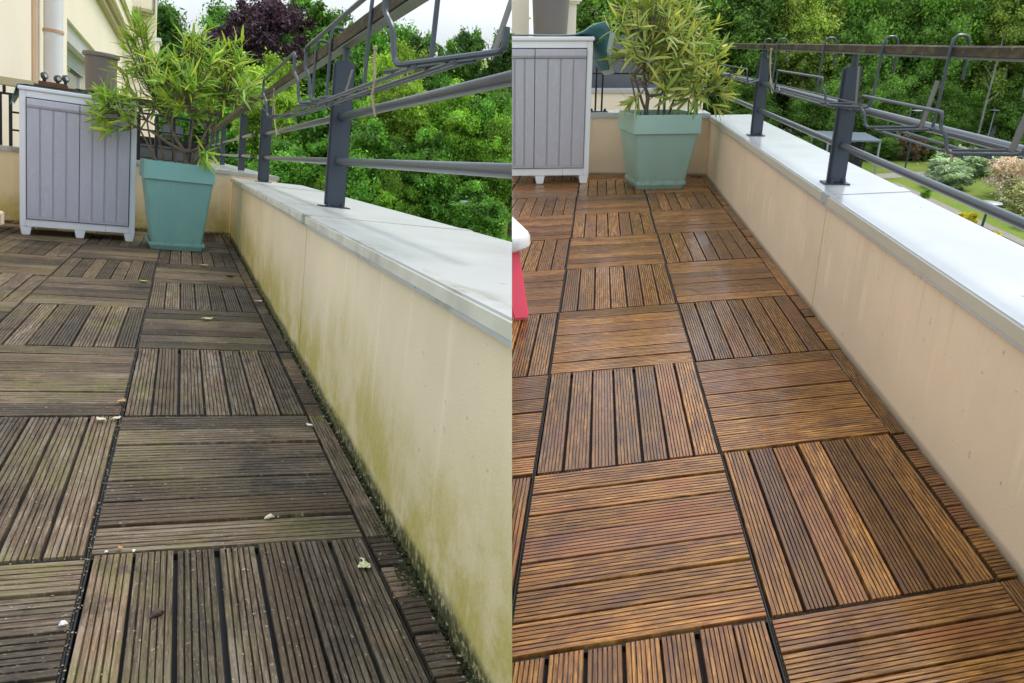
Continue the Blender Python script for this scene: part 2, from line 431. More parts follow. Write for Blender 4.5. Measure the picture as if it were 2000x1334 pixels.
# ------------------------------------------------------------------ mesh builder
class MB:
    def __init__(self):
        self.v, self.f, self.uv = [], [], []
    def poly(self, pts, faces):
        o = len(self.v)
        self.v += [tuple(p) for p in pts]
        self.f += [tuple(i + o for i in fc) for fc in faces]
        return self
    def hexa(self, p):                       # 8 corners: bottom 4 ccw, top 4 ccw
        return self.poly(p, [(3, 2, 1, 0), (4, 5, 6, 7), (0, 1, 5, 4), (1, 2, 6, 5), (2, 3, 7, 6), (3, 0, 4, 7)])
    def box(self, x0, y0, z0, x1, y1, z1):
        return self.hexa([(x0, y0, z0), (x1, y0, z0), (x1, y1, z0), (x0, y1, z0), (x0, y0, z1), (x1, y0, z1), (x1, y1, z1), (x0, y1, z1)])
    def prism(self, xy, z0, z1):
        n = len(xy)
        pts = [(x, y, z0) for x, y in xy] + [(x, y, z1) for x, y in xy]
        return self.poly(pts, [tuple(range(n - 1, -1, -1)), tuple(range(n, 2 * n))] + [(i, (i + 1) % n, n + (i + 1) % n, n + i) for i in range(n)])
    def rings(self, rings, cap=True):
        n = len(rings[0])
        pts = [p for r in rings for p in r]
        fs = []
        for k in range(len(rings) - 1):
            for i in range(n):
                a, b = k * n + i, k * n + (i + 1) % n
                fs.append((a, b, b + n, a + n))
        if cap:
            fs.append(tuple(range(n - 1, -1, -1)))
            fs.append(tuple(range((len(rings) - 1) * n, len(rings) * n)))
        return self.poly(pts, fs)
    def tube(self, pts, r, n=8):
        pts = [Vector(p) for p in pts]
        rr = r if isinstance(r, (list, tuple)) else [r] * len(pts)
        t = (pts[1] - pts[0]).normalized()
        u = t.orthogonal().normalized()
        rg = []
        for i, p in enumerate(pts):
            if i == 0: d = pts[1] - pts[0]
            elif i == len(pts) - 1: d = pts[-1] - pts[-2]
            else: d = (pts[i + 1] - pts[i]).normalized() + (pts[i] - pts[i - 1]).normalized()
            d.normalize()
            u = (u - d * u.dot(d)).normalized()
            w = d.cross(u)
            rg.append([p + (u * math.cos(2 * math.pi * k / n) + w * math.sin(2 * math.pi * k / n)) * rr[i] for k in range(n)])
        return self.rings(rg)
    def lathe(self, prof, n=24, cx=0, cy=0):
        return self.rings([[(cx + r * math.cos(2 * math.pi * k / n), cy + r * math.sin(2 * math.pi * k / n), z) for k in range(n)] for r, z in prof])
    def mesh(self, name, mat, bevel=0.0, smooth=False):
        me = bpy.data.meshes.new(name)
        me.from_pydata([tuple(p) for p in self.v], [], self.f)
        bm = bmesh.new(); bm.from_mesh(me)
        bmesh.ops.recalc_face_normals(bm, faces=bm.faces)
        if bevel:
            es = [e for e in bm.edges if len(e.link_faces) == 2 and e.calc_face_angle(0) > 0.5]
            bmesh.ops.bevel(bm, geom=es, offset=bevel, segments=2, affect='EDGES', clamp_overlap=True)
        bm.to_mesh(me); bm.free()
        if smooth:
            me.shade_smooth()
            me.set_sharp_from_angle(angle=math.radians(40))
        me.materials.append(mat)
        return me
    def build(self, name, mat, parent=None, bevel=0.0, smooth=False, label=None):
        return link(name, self.mesh(name, mat, bevel, smooth), parent, label)

def link(name, me, parent=None, label=None):
    o = bpy.data.objects.new(name, me)
    COL.objects.link(o)
    if parent is not None:
        o.parent = parent
        HALF[o.name] = HALF.get(parent.name, 'W')
    if label:
        o['label'] = label
    return o

def thing(name, label, cat, side, loc=(0, 0, 0), yaw=0.0, group=None, me=None):
    o = bpy.data.objects.new(name, me)
    COL.objects.link(o)
    o.matrix_world = F[side] @ Matrix.Translation(Vector(loc)) @ Matrix.Rotation(yaw, 4, 'Z')
    HALF[o.name] = side
    if label:
        o['label'] = label; o['category'] = cat
    if group: o['group'] = group
    return o

def structure(name, me, side='W', loc=(0, 0, 0), kind='structure', yaw=0.0):
    o = thing(name, None, None, side, loc, yaw, None, me)
    o['kind'] = kind
    return o

def arc(p0, p1, p2, n=5):                    # rounded corner
    p0, p1, p2 = Vector(p0), Vector(p1), Vector(p2)
    return [p0 * (1 - t) ** 2 + p1 * 2 * t * (1 - t) + p2 * t * t for t in [i / n for i in range(n + 1)]]

def rounded(pts, r):
    pts = [Vector(p) for p in pts]
    out = [pts[0]]
    for i in range(1, len(pts) - 1):
        a, b, c = pts[i - 1], pts[i], pts[i + 1]
        ra = min(r, (a - b).length * 0.45, (c - b).length * 0.45)
        out += arc(b + (a - b).normalized() * ra, b, b + (c - b).normalized() * ra, 4)
    out.append(pts[-1])
    return out

# ------------------------------------------------------------------ decking
def slat_mesh(name, mat, A, B, la, tb, nridge, depth, gfrac, segs, wob, seed):
    """slat: la metres along direction A, tb metres along direction B, ridged across B; top at z=0"""
    rs = random.Random(seed)
    prof = [(0.0, -0.016), (0.0, -0.0013), (0.0010, -0.0001)]
    pitch = tb / nridge
    gw = pitch * gfrac
    for k in range(1, nridge):
        c = pitch * k
        prof += [(c - gw / 2, 0.0), (c - gw * 0.28, -depth), (c + gw * 0.28, -depth), (c + gw / 2, 0.0)]
    prof += [(tb - 0.0010, -0.0001), (tb, -0.0013), (tb, -0.016)]
    n = len(prof)
    v, f, uv = [], [], []
    for s in range(segs + 1):
        l = la * s / segs
        for t, z in prof:
            edge = 0 if s in (0, segs) else 1
            tt = t + (rs.uniform(-wob, wob) if 0 < t < tb else 0)
            zz = z + (rs.uniform(-wob, wob * 0.6) * 0.5 if z > -0.01 else 0) - (0.0006 if not edge else 0)
            v.append((A[0] * l + B[0] * tt, A[1] * l + B[1] * tt, zz))
            uv.append((l, t))
    for s in range(segs):
        for i in range(n - 1):
            f.append((s * n + i, s * n + i + 1, (s + 1) * n + i + 1, (s + 1) * n + i))
    f.append(tuple(range(n)))
    f.append(tuple(segs * n + i for i in range(n - 1, -1, -1)))
    me = bpy.data.meshes.new(name)
    me.from_pydata(v, [], f)
    l = me.uv_layers.new(name='UVMap')
    vi = np.empty(len(me.loops), dtype=np.int32); me.loops.foreach_get('vertex_index', vi)
    l.data.foreach_set('uv', np.array(uv, dtype=np.float32)[vi].ravel())
    bm = bmesh.new(); bm.from_mesh(me)
    bmesh.ops.recalc_face_normals(bm, faces=bm.faces)
    bm.to_mesh(me); bm.free()
    me.materials.append(mat)
    return me

def deck(side, avec, bvec, cols, rows, mat, wob, nridge, gap, gfrac, wall_a, wall_k, par):
    la, lb = math.hypot(*avec), math.hypot(*bvec)
    A = (avec[0] / la, avec[1] / la); B = (bvec[0] / lb, bvec[1] / lb)
    mb = MB()
    P = lambda u, w: (avec[0] * u + bvec[0] * w, avec[1] * u + bvec[1] * w)
    c = [P(cols[0], rows[0]), P(cols[1] + 0.35, rows[0]), P(cols[1] + 0.35, rows[1]), P(cols[0], rows[1])]
    mb.prism(c, -0.20, -0.034)
    floor = structure('terrace_floor', mb.mesh('terrace_floor', M['slab']), side)
    tg = 0.0085                                   # joint between tiles
    # slats running along b (across a) and along a (across b)
    wa, wb = (la - tg) / 7, (lb - tg) / 7
    along_b = [slat_mesh('slat', mat, B, A, lb - tg, wa - gap, nridge, 0.0070, gfrac, 5, wob, 10 + k) for k in range(5)]
    along_a = [slat_mesh('slat', mat, A, B, la - tg, wb - gap * (1.5 if side == 'L' else 1.0), nridge, 0.0085, gfrac, 4, wob, 30 + k) for k in range(5)]
    gm = MB(); gm.prism([P(0.012, 0.012), P(0.988, 0.012), P(0.988, 0.988), P(0.012, 0.988)], -0.030, -0.0165)
    ea, eb = 0.0036 / la, 0.0036 / lb
    for q in ([P(ea * .2, 0), P(ea, 0), P(ea, 1), P(ea * .2, 1)], [P(1 - ea, 0), P(1 - ea * .2, 0), P(1 - ea * .2, 1), P(1 - ea, 1)], [P(ea, eb * .2), P(1 - ea, eb * .2), P(1 - ea, eb), P(ea, eb)], [P(ea, 1 - eb), P(1 - ea, 1 - eb), P(1 - ea, 1 - eb * .2), P(ea, 1 - eb * .2)]):
        gm.prism(q, -0.030, -0.0065)
    gme = gm.mesh('deck_tile', M['grid'])
    def add(parent, me, x, y):
        s = link('slat', me, parent)
        s.location = (x, y, rnd.uniform(-0.0012, 0.0012))
        s.rotation_euler = (rnd.uniform(-0.004, 0.004), rnd.uniform(-0.004, 0.004), rnd.uniform(-0.0025, 0.0025))
        return s
    for i in range(cols[0], cols[1]):
        for j in range(rows[0], rows[1]):
            if not any(in_view(side, (*P(i + u, j + w), 0), 230) for u in (0, .25, .5, .75, 1) for w in (0, .25, .5, .75, 1)):
                continue
            t = link('deck_tile', gme, floor)
            t.location = (*P(i, j), 0)
            for k in range(7):
                if (i + j + par) % 2 == 0:
                    q = (tg / 2 + wb * k + gap / 2)
                    add(t, rnd.choice(along_a), A[0] * tg / 2 + B[0] * q, A[1] * tg / 2 + B[1] * q)
                else:
                    q = (tg / 2 + wa * k + gap / 2)
                    add(t, rnd.choice(along_b), B[0] * tg / 2 + A[0] * q, B[1] * tg / 2 + A[1] * q)
    # cut edge strip between the last tile column and the parapet
    xe = cols[1]
    for j in range(rows[0], rows[1]):
        ymid = bvec[1] * (j + 0.5)
        x_left = P(xe, j + 0.5)[0]
        w = wall_a + wall_k * ymid - x_left - (0.012 if side == 'L' else 0.004)
        if not any(in_view(side, (*P(xe + u, j + s), 0)) for u in (0, .1) for s in (0, .5, 1)):
            continue
        sm = MB(); sm.prism([(P(xe, j)[0] + .01, P(xe, j)[1] + .01), (P(xe, j)[0] + w, P(xe, j)[1] + .01), (P(xe, j + 1)[0] + w, P(xe, j + 1)[1] - .01), (P(xe, j + 1)[0] + .01, P(xe, j + 1)[1] - .01)], -0.030, -0.0165)
        t = sm.build('edge_tile', M['grid'], floor)
        if (xe - 1 + j + par) % 2 == 0:
            s = link('slat', slat_mesh('slat', mat, B, A, lb - tg, w - tg, 6, 0.004, gfrac, 4, wob, 50 + j), t)
            s.location = (P(xe, j)[0] + tg / 2, P(xe, j)[1] + tg / 2 * B[1], rnd.uniform(-.003, 0))
        else:
            me = slat_mesh('slat', mat, A, B, w - tg, wb - gap, nridge, 0.0075, gfrac, 2, wob, 70 + j)
            for k in range(7):
                q = tg / 2 + wb * k
                s = link('slat', me, t)
                s.location = (P(xe, j)[0] + tg / 2 + B[0] * q, P(xe, j)[1] + B[1] * q, rnd.uniform(-.004, 0))
                s.rotation_euler = (0, rnd.uniform(-.02, .02), rnd.uniform(-.01, .01))
    return floor

deck('L', (0.5, 0.0), (0.0, 0.8215), (-4, 1), (-1, 8), M['weathered'], 0.0007, 6, 0.0078, 0.27, 0.5661, 0.0, 0)
RK = 0.3375                                   # plan slope of the right-hand parapet
deck('R', (0.506, 0.0), (0.5897 * RK, 0.5897), (-3, 1), (-1, 9), M['oiled'], 0.0003, 7, 0.0078, 0.30, 0.5635, RK, 1)

# ------------------------------------------------------------------ parapets, copings
def parapet(side, name, label, wallm, copm, line, ylo, yhi, zc0, zc1, width, over, joints, back, zb):
    """line(y) -> x of the inner face; back = the two plan points of the cross wall"""
    t = thing(name, label, 'wall', side, (line(0), 0, 0))
    x0 = line(0)
    k = (line(1) - line(0))
    L = lambda d, y: (k * y + d, y)           # thing-local
    mb = MB(); mb.prism([L(0, ylo), L(width - 0.03, ylo), L(width - 0.03, yhi), L(0, yhi)], -0.9, zc0)
    mb.build('wall_body', wallm, t)
    prev = ylo
    for y in list(joints) + [yhi]:
        cb = MB(); cb.prism([L(-over, prev + 0.003), L(width, prev + 0.003), L(width, y - 0.003), L(-over, y - 0.003)], zc0, zc1)
        cb.build('coping', copm, t, 0.004)
        lip = MB(); lip.prism([L(-over - 0.002, prev + 0.006), L(-over + 0.003, prev + 0.006), L(-over + 0.003, y - 0.006), L(-over - 0.002, y - 0.006)], zc0 - 0.006, zc0 + 0.002)
        lip.build('drip_edge', copm, t)
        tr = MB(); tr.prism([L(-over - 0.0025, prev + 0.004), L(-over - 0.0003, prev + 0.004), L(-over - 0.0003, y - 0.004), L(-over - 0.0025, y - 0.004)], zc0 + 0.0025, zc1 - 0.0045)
        tr.build('fascia_shade_strip', M['trim' + side], t)  # added strip; its colour carries the coping edge's shade and wall reflection
        prev = y
    for y in joints:
        jb = MB(); jb.prism([L(-over - 0.003, y - 0.045), L(width + 0.003, y - 0.045), L(width + 0.003, y + 0.045), L(-over - 0.003, y + 0.045)], zc0 + 0.002, zc1 + 0.0025)
        jb.build('joint_cover', copm, t, 0.002)
        sb = MB(); sb.prism([L(-0.003, y - 0.010), L(0.01, y - 0.010), L(0.01, y + 0.006), L(-0.003, y + 0.006)], 0.0, zc0 - 0.02)
        sb.build('movement_joint', wallm, t)
    # cross wall at the back
    (ax, ay), (bx, by) = back
    d = Vector((bx - ax, by - ay, 0)).normalized(); nrm = Vector((-d.y, d.x, 0))
    def W(s, dep): 
        p = Vector((ax - x0, ay, 0)) + d * s + nrm * dep
        return (p.x, p.y)
    ln = math.hypot(bx - ax, by - ay) - 0.004
    t2 = thing('cross_wall', label.replace('long', 'short').split(' running')[0].replace('parapet wall', 'end wall') + (' behind the teal planter on the grimy deck' if side == 'L' else ' behind the teal planter on the clean deck'), 'wall', side, (x0, 0, 0))
    cb = MB(); cb.prism([W(0, 0), W(ln, 0), W(ln, 0.26), W(0, 0.26)], -0.9, zb); cb.build('wall_body', wallm, t2)
    nseg = 2
    for q in range(nseg):
        s0, s1 = ln * q / nseg + 0.002, ln * (q + 1) / nseg - 0.002
        cc = MB(); cc.prism([W(s0, -0.012), W(s1, -0.012), W(s1, 0.28), W(s0, 0.28)], zb, zb + 0.042); cc.build('coping', copm, t2, 0.004)
    return t, t2

XL = 0.5661
parapet('L', 'parapet_wall', 'long cream parapet wall with green algae stains rising from the dirty deck, running under the left railing', M['wallL'], M['copL'],
        lambda y: XL, -1.2, 6.36, 0.522, 0.553, 0.64, 0.012, (1.52, 4.9), ((-1.27, 5.93), (XL, 6.40)), 0.575)
parapet('R', 'parapet_wall', 'long clean beige parapet wall beside the oiled deck, running under the right railing', M['wallR'], M['copR'],
        lambda y: 0.5635 + RK * y, -0.9, 4.83, 0.424, 0.463, 0.345, 0.012, (1.60,), ((0.3, 5.35), (0.5635 + RK * 4.80, 4.80)), 0.438)
# neighbour's parapet continuing beyond the left cross wall
t = thing('neighbour_parapet', 'far white-capped parapet of the next terrace beyond the left corner', 'wall', 'L', (XL, 6.7, 0))
MB().box(-0.02, 0, -0.6, 0.44, 14, 0.565).build('wall_body', M['wallR'], t)
MB().box(-0.04, 0, 0.565, 0.46, 14, 0.605).build('coping', M['copR'], t, 0.004)

# ------------------------------------------------------------------ railings
def railing(side, label, posts, xy, z_base, z_top, z_low, z_mid, z_r0, z_r1, pw, pd, r, ylo, yhi, rw, group_side):
    t = thing('railing', label, 'railing', side, (*xy(0), 0))
    o = Vector((*xy(0), 0))
    k = Vector((*xy(1), 0)) - o
    dirv = k.normalized(); nv = Vector((dirv.y, -dirv.x, 0))       # towards the outside
    P = lambda y, out, z: tuple(k * y + nv * out + Vector((0, 0, z)))
    def bar(y0, y1, o0, o1, z0, z1):
        return MB().hexa([P(y0, o0, z0), P(y0, o1, z0), P(y1, o1, z0), P(y1, o0, z0), P(y0, o0, z1), P(y0, o1, z1), P(y1, o1, z1), P(y1, o0, z1)])
    sc = k.length
    for y in posts:
        h = pd / 2 / sc
        m = bar(y - h, y + h, -pw / 2, pw / 2, z_base + 0.006, z_top)
        po = m.build('post', M['steel'], t, 0.003)
        fl = bar(y - h * 0.35, y + h * 0.35, -pw / 2 - 0.006, -pw / 2 - 0.0005, z_base + 0.012, z_top - 0.01)
        fl.build('post_flange', M['steel'], po)
        bp = bar(y - h * 1.9, y + h * 1.9, -pw * 0.85, pw * 0.75, z_base, z_base + 0.0055); bp.build('base_plate', M['steel'], po, 0.001)
        for sy_ in (-1, 1):
            for sx_ in (-1, 1):
                c = P(y + sy_ * h * 1.45, sx_ * pw * 0.36 - (0.0 if sy_ > 0 else 0), z_base + 0.0055)
                MB().tube([c, (c[0], c[1], c[2] + 0.018)], 0.007, 8).build('bolt', M['steel'], po)
        st = MB(); st.tube([P(y, 0.004, z_top), P(y, 0.004, z_r0)], pw * 0.20, 10); st.build('stub', M['steel'], po, 0, True)
    n = 14
    for nm, z in (('lower_rail', z_low), ('middle_rail', z_mid)):
        MB().tube([P(ylo + (yhi - ylo) * i / n, 0.0, z) for i in range(n + 1)], r, 12).build(nm, M['tube'], t, 0, True)
    for y in posts:
        for z in (z_low, z_mid):
            h = pd / 2 / sc
            MB().tube([P(y - h * 1.35, 0, z), P(y + h * 1.35, 0, z)], r * 1.18, 12).build('rail_collar', M['steel'], t, 0, True)
    hr = MB()
    ns = 40
    rg = []
    for i in range(ns + 1):
        y = ylo + (yhi - ylo) * i / ns
        w = mnoise.noise(Vector((y * 1.7, 3.1, 0))) * 0.003
        rg.append([P(y, -rw / 2 + w, z_r0 + 0.004), P(y, rw / 2 + w, z_r0 + 0.004), P(y, rw / 2 + w, z_r1 - 0.004 + w), P(y, rw / 2 - 0.006 + w, z_r1 + w), P(y, -rw / 2 + 0.006 + w, z_r1 + w), P(y, -rw / 2 + w, z_r1 - 0.004 + w)])
    hr.rings(rg); hr.build('handrail', M['rail'], t)
    fb = bar(ylo, yhi, -rw * 0.36, rw * 0.36, z_r0 - 0.004, z_r0 + 0.003); fb.build('support_bar', M['railmetal'], t)
    return t, P

railL, PLr = railing('L', 'dark blue-grey railing with mossy wooden handrail above the stained left parapet', (2.357, 6.0), lambda y: (0.812, y), 0.553, 1.225, 0.770, 0.976, 1.292, 1.352, 0.088, 0.055, 0.0175, -1.0, 6.6, 0.062, 'L')
railR, PRr = railing('R', 'dark grey railing with brown wooden handrail along the clean right coping', (1.79, 3.44), lambda y: (0.658 + RK * y, y), 0.463, 0.915, 0.615, 0.768, 0.964, 0.995, 0.062, 0.045, 0.0135, -0.9, 4.9, 0.040, 'R')
# neighbour's railing further along on the left
t = thing('neighbour_railing', 'small far blue-grey railing on the next terrace behind the left oleander', 'railing', 'L', (0.77, 6.9, 0))
for y, w in ((1.45, 0.075), (6.3, 0.08), (12.1, 0.085), (9.0, 0.06)):
    MB().box(-w / 2, y - 0.03, 0.606, w / 2, y + 0.03, 1.25).build('post', M['steel'], t, 0.003)
for z in (0.775, 0.985):
    MB().tube([(0, 0, z), (0, 13.5, z)], 0.017, 8).build('rail', M['tube'], t, 0, True)
MB().box(-0.045, 0, 1.29, 0.045, 13.5, 1.345).build('handrail', M['rail'], t)

# ------------------------------------------------------------------ wire planter holders hooked on the handrails
def rack(side, label, front, back, zf0, zf1, hooks, straps, rr, rail_in, rail_out, z_hook, zb0):
    """front/back: two plan points each; hooks: fractions along; rail_in/out(f): plan points either side of the handrail"""
    org = Vector((*front[0], 0))
    t = thing('planter_holder', label, 'planter holder', side, tuple(org), 0, 'empty wire planter holders on the handrails')
    A, B = Vector((*front[0], 0)) - org, Vector((*front[1], 0)) - org
    C_, D = Vector((*back[0], 0)) - org, Vector((*back[1], 0)) - org
    Z = lambda p, z: (p.x, p.y, z)
    inset = 0.16
    fr = A + (C_ - A) * 0.14; fr2 = B + (D - B) * 0.14
    MB().tube(rounded([Z(C_, zb0 + 0.05), Z(C_, zb0), Z(fr, zf0), Z(fr - (C_ - A) * 0.05, zf0 + (zf1 - zf0) * 0.45), Z(A, zf0 + (zf1 - zf0) * 0.62), Z(A, zf1), Z(B, zf1), Z(B, zf0 + (zf1 - zf0) * 0.62),
                       Z(fr2 - (D - B) * 0.05, zf0 + (zf1 - zf0) * 0.45), Z(fr2, zf0), Z(D, zb0), Z(D, zb0 + 0.05)], 0.03), rr, 8).build('wire_frame', M['wire'], t, 0, True)
    for q in (0.30, 0.62):
        a, b = A.lerp(C_, q), B.lerp(D, q)
        zz = zf0 + (zb0 - zf0) * q - rr * 1.7
        MB().tube([Z(a - (b - a) * 0.02, zz), Z(b + (b - a) * 0.02, zz)], rr * 0.85, 8).build('floor_rod', M['wire'], t, 0, True)
    for s in (0.12, 0.88):
        a, b = A.lerp(B, s), C_.lerp(D, s)
        MB().tube([Z(a.lerp(b, 0.2), zf0 - 0.0), Z(b, zb0)], rr * 0.8, 8).build('cross_rod', M['wire'], t, 0, True)
    MB().tube([Z(C_, zb0 + 0.004), Z(D, zb0 + 0.004)], rr * 0.8, 8).build('back_rod', M['wire'], t, 0, True)
    for q in hooks:
        b = C_.lerp(D, q)
        pi = Vector((*rail_in(b + org), 0)) - org; po = Vector((*rail_out(b + org), 0)) - org
        zt = z_hook
        pts = [Z(b.lerp(pi, 0.25), zb0 - 0.0), Z(b.lerp(pi, 0.5), zb0 + 0.05), Z(pi, zt - 0.05)] + arc(Z(pi, zt - 0.04), Z(pi, zt + 0.005), Z((pi + po) / 2, zt), 5)[1:] + arc(Z((pi + po) / 2, zt), Z(po, zt + 0.005), Z(po, zt - 0.04), 5)[1:] + [Z(po, zt - 0.115)]
        MB().tube(pts, rr, 8).build('hook', M['wire'], t, 0, True)
    for q in straps:
        b = C_.lerp(D, q)
        dv = (D - C_).normalized() * 0.012
        up = b + (C_ - A) * 0.06
        ft = b - (C_ - A) * 0.05
        MB().hexa([Z(ft - dv, zb0), Z(ft + dv, zb0), Z(ft + dv * 1.0 + (C_ - A) * 0.02, zb0), Z(ft - dv + (C_ - A) * 0.02, zb0),
                   Z(up - dv, zb0 + 0.13), Z(up + dv, zb0 + 0.13), Z(up + dv + (C_ - A) * 0.02, zb0 + 0.13), Z(up - dv + (C_ - A) * 0.02, zb0 + 0.13)]).build('support_strap', M['strap'], t)
    return t

rl_in = lambda p: (0.775, p.y); rl_out = lambda p: (0.849, p.y)
rack('L', 'nearest empty grey wire planter holder with twine tied on, hooked on the mossy handrail', ((0.60, 2.10), (0.60, 0.66)), ((0.765, 1.72), (0.765, 0.20)), 1.005, 1.222, (0.03, 0.62), (0.98,), 0.0078, rl_in, rl_out, 1.402, 1.02)
rack('L', 'middle empty grey wire planter holder, just past the near left railing post', ((0.60, 4.02), (0.60, 2.48)), ((0.765, 3.30), (0.765, 1.95)), 1.015, 1.245, (0.20, 0.55), (0.95,), 0.0078, rl_in, rl_out, 1.402, 1.02)
RX = lambda d: (lambda p: (d + RK * (p.y - 0.0), p.y))
rr_in = RX(0.628); rr_out = RX(0.686)
fq = lambda y, d: (d + RK * y, y)
rack('R', 'nearest empty grey wire planter holder, right of the near post above the garden', (fq(1.22, 0.495), fq(0.63, 0.495)), (fq(0.98, 0.615), fq(0.42, 0.615)), 0.752, 0.846, (0.12, 1.3), (0.03, 0.93), 0.0046, rr_in, rr_out, 1.020, 0.772)
rack('R', 'middle empty grey wire planter holder, crossing in front of the near right post', (fq(2.42, 0.495), fq(1.67, 0.495)), (fq(3.02, 0.615), fq(1.43, 0.615)), 0.785, 0.880, (0.0, 0.56, 1.0), (0.90,), 0.0046, rr_in, rr_out, 1.020, 0.790)
rack('R', 'farthest empty grey wire planter holder, at the right oleander by the far post', (fq(4.3, 0.50), fq(3.2, 0.50)), (fq(4.3, 0.615), fq(3.36, 0.615)), 0.785, 0.860, (0.97,), (), 0.0046, rr_in, rr_out, 1.020, 0.790)

def twine(side, label, pts, r=0.0035, extra=()):
    o = Vector(pts[0])
    t = thing('twine', label, 'string', side, tuple(o))
    mb = MB()
    q = [Vector(p) - o for p in pts]
    mb.tube(q, r, 6)
    mb.tube([v + Vector((0.006 * math.sin(3 * i), 0.008 * math.cos(2 * i), 0)) for i, v in enumerate(q[:-1])], r * 0.8, 6)
    mb.build('strand', M['string'], t)
    kb = MB(); kb.lathe([(0.0005, -2.2 * r), (1.9 * r, -1.2 * r), (2.0 * r, 1.0 * r), (0.0005, 2.0 * r)], 8); kb.build('knot', M['string'], t, 0, True)
    for e in extra:
        MB().tube([Vector(p) - o for p in e], r * 0.7, 6).build('loose_end', M['string'], t)
twine('L', 'frayed tan twine dangling from the nearest left planter holder', [(0.62, 0.83, 1.075), (0.618, 0.82, 1.03), (0.62, 0.80, 0.985), (0.612, 0.79, 0.94), (0.622, 0.77, 0.885)])
twine('L', 'old pale twine looped on the handrail above the far left post', [(0.768, 5.05, 1.29), (0.76, 5.0, 1.22), (0.765, 4.9, 1.12), (0.76, 4.75, 1.00), (0.765, 4.65, 0.93)], 0.0045, [[(0.768, 5.05, 1.25), (0.75, 4.9, 1.10), (0.76, 4.6, 0.95), (0.76, 4.45, 0.93), (0.765, 4.4, 1.0)]])
twine('R', 'dried twine and leaf scrap hanging from the right handrail at the far post', [(*fq(3.12, 0.618), 0.965), (*fq(3.10, 0.612), 0.93), (*fq(3.07, 0.61), 0.88), (*fq(3.02, 0.61), 0.82), (*fq(2.98, 0.61), 0.79)], 0.004, [[(*fq(3.1, 0.615), 0.93), (*fq(2.98, 0.60), 0.80), (*fq(2.9, 0.60), 0.745), (*fq(2.85, 0.60), 0.77)]])
twine('R', 'scrap of dry twine knotted on the near wire holder', [(*fq(0.60, 0.515), 0.757), (*fq(0.585, 0.518), 0.750), (*fq(0.58, 0.52), 0.735)], 0.0035)

# ------------------------------------------------------------------ storage cabinets
def cabinet(side, label, loc, yaw, W, H, D, body, door, split, mid=0.5):
    t = thing('storage_cabinet', label, 'cabinet', side, loc, yaw)
    fz = 0.062; fw = 0.040
    b = MB()
    b.box(0, 0.02, fz + 0.001, W, D, H - 0.05)
    b.build('carcass', body, t, 0.004)
    fr = MB()
    fr.box(0.0, 0, fz, fw, 0.0195, H - 0.052)
    fr.build('stile', body, t, 0.004)
    fr = MB(); fr.box(W - fw, 0, fz, W, 0.0195, H - 0.052); fr.build('stile', body, t, 0.004)
    MB().box(fw + .0005, 0, fz, W - fw - .0005, 0.0193, fz + 0.052).build('bottom_rail', body, t, 0.003)
    MB().box(fw + .0005, 0, H - 0.098, W - fw - .0005, 0.0193, H - 0.052).build('top_rail', body, t, 0.003)
    MB().box(-0.010, -0.014, H - 0.050, W + 0.010, D + 0.008, H - 0.022).build('lid', body, t, 0.006)
    for x in (0.0, W * 0.46, W - 0.075):
        for y0, y1 in ((0.004, 0.09), (D - 0.09, D - 0.004)):
            MB().hexa([(x + .012, y0, 0), (x + .063, y0, 0), (x + .063, y1, 0), (x + .012, y1, 0), (x, y0, fz), (x + .075, y0, fz), (x + .075, y1, fz), (x, y1, fz)]).build('foot', body, t, 0.003)
    zb, zt = fz + 0.058, H - 0.104
    MB().box(fw + 0.0008, 0.0188, fz + 0.053, W - fw - 0.0008, 0.0198, H - 0.0985).build('door_gap', M['black'], t)
    xm = fw + (W - 2 * fw) * mid
    for q in (0, 1):
        x0, x1 = (fw + 0.006, xm - 0.0015) if q == 0 else (xm + 0.0015, W - fw - 0.006)
        dr = MB(); dr.box(x0, -0.004 - 0.004 * split[q], zb, x1, 0.0185, zt)
        d = dr.build('door', door, t, 0.002)
        yb = -0.004 - 0.004 * split[q]
        pw = (x1 - x0) / 4
        for i in range(4):
            MB().box(x0 + pw * i + (0.0052 if i else 0.001), yb - 0.009, zb + 0.016, x0 + pw * (i + 1) - (0.0052 if i < 3 else 0.001), yb - 0.0003, zt - 0.068).build('panel', door, d, 0.0016)
        MB().box(x0 + 0.001, yb - 0.0090, zb + 0.001, x1 - 0.001, yb - 0.0004, zb + 0.0152).build('bottom_edge', door, d, 0.001)
        hd = MB()
        hd.rings([[(x, yb - 0.0004, zt - 0.002), (x, yb - 0.016, zt - 0.006), (x, yb - 0.020, zt - 0.045), (x, yb - 0.012, zt - 0.062), (x, yb - 0.0004, zt - 0.066)] for x in (x0 + 0.001, x1 - 0.001)])
        hd.build('handle_strip', door, d, 0.002)
    MB().box(W * 0.735, -0.0012, fz + 0.002, W * 0.735 + 0.0025, -0.0003, fz + 0.048).build('red_mark', M['redplastic'], t)
    return t

cabinet('L', 'pale grey plastic garden cabinet with grooved lilac-grey doors and a wheeled board on top', (-0.95, 5.21, 0), math.radians(5), 0.760, 1.085, 0.46, M['cabL'], M['doorL'], (0, 1))
cabinet('R', 'off-white plastic cabinet with warm grey grooved doors standing on the oiled deck', (0.375, 4.725, 0), math.radians(-9), 0.755, 1.062, 0.34, M['cabR'], M['doorR'], (0, 0), 0.44)

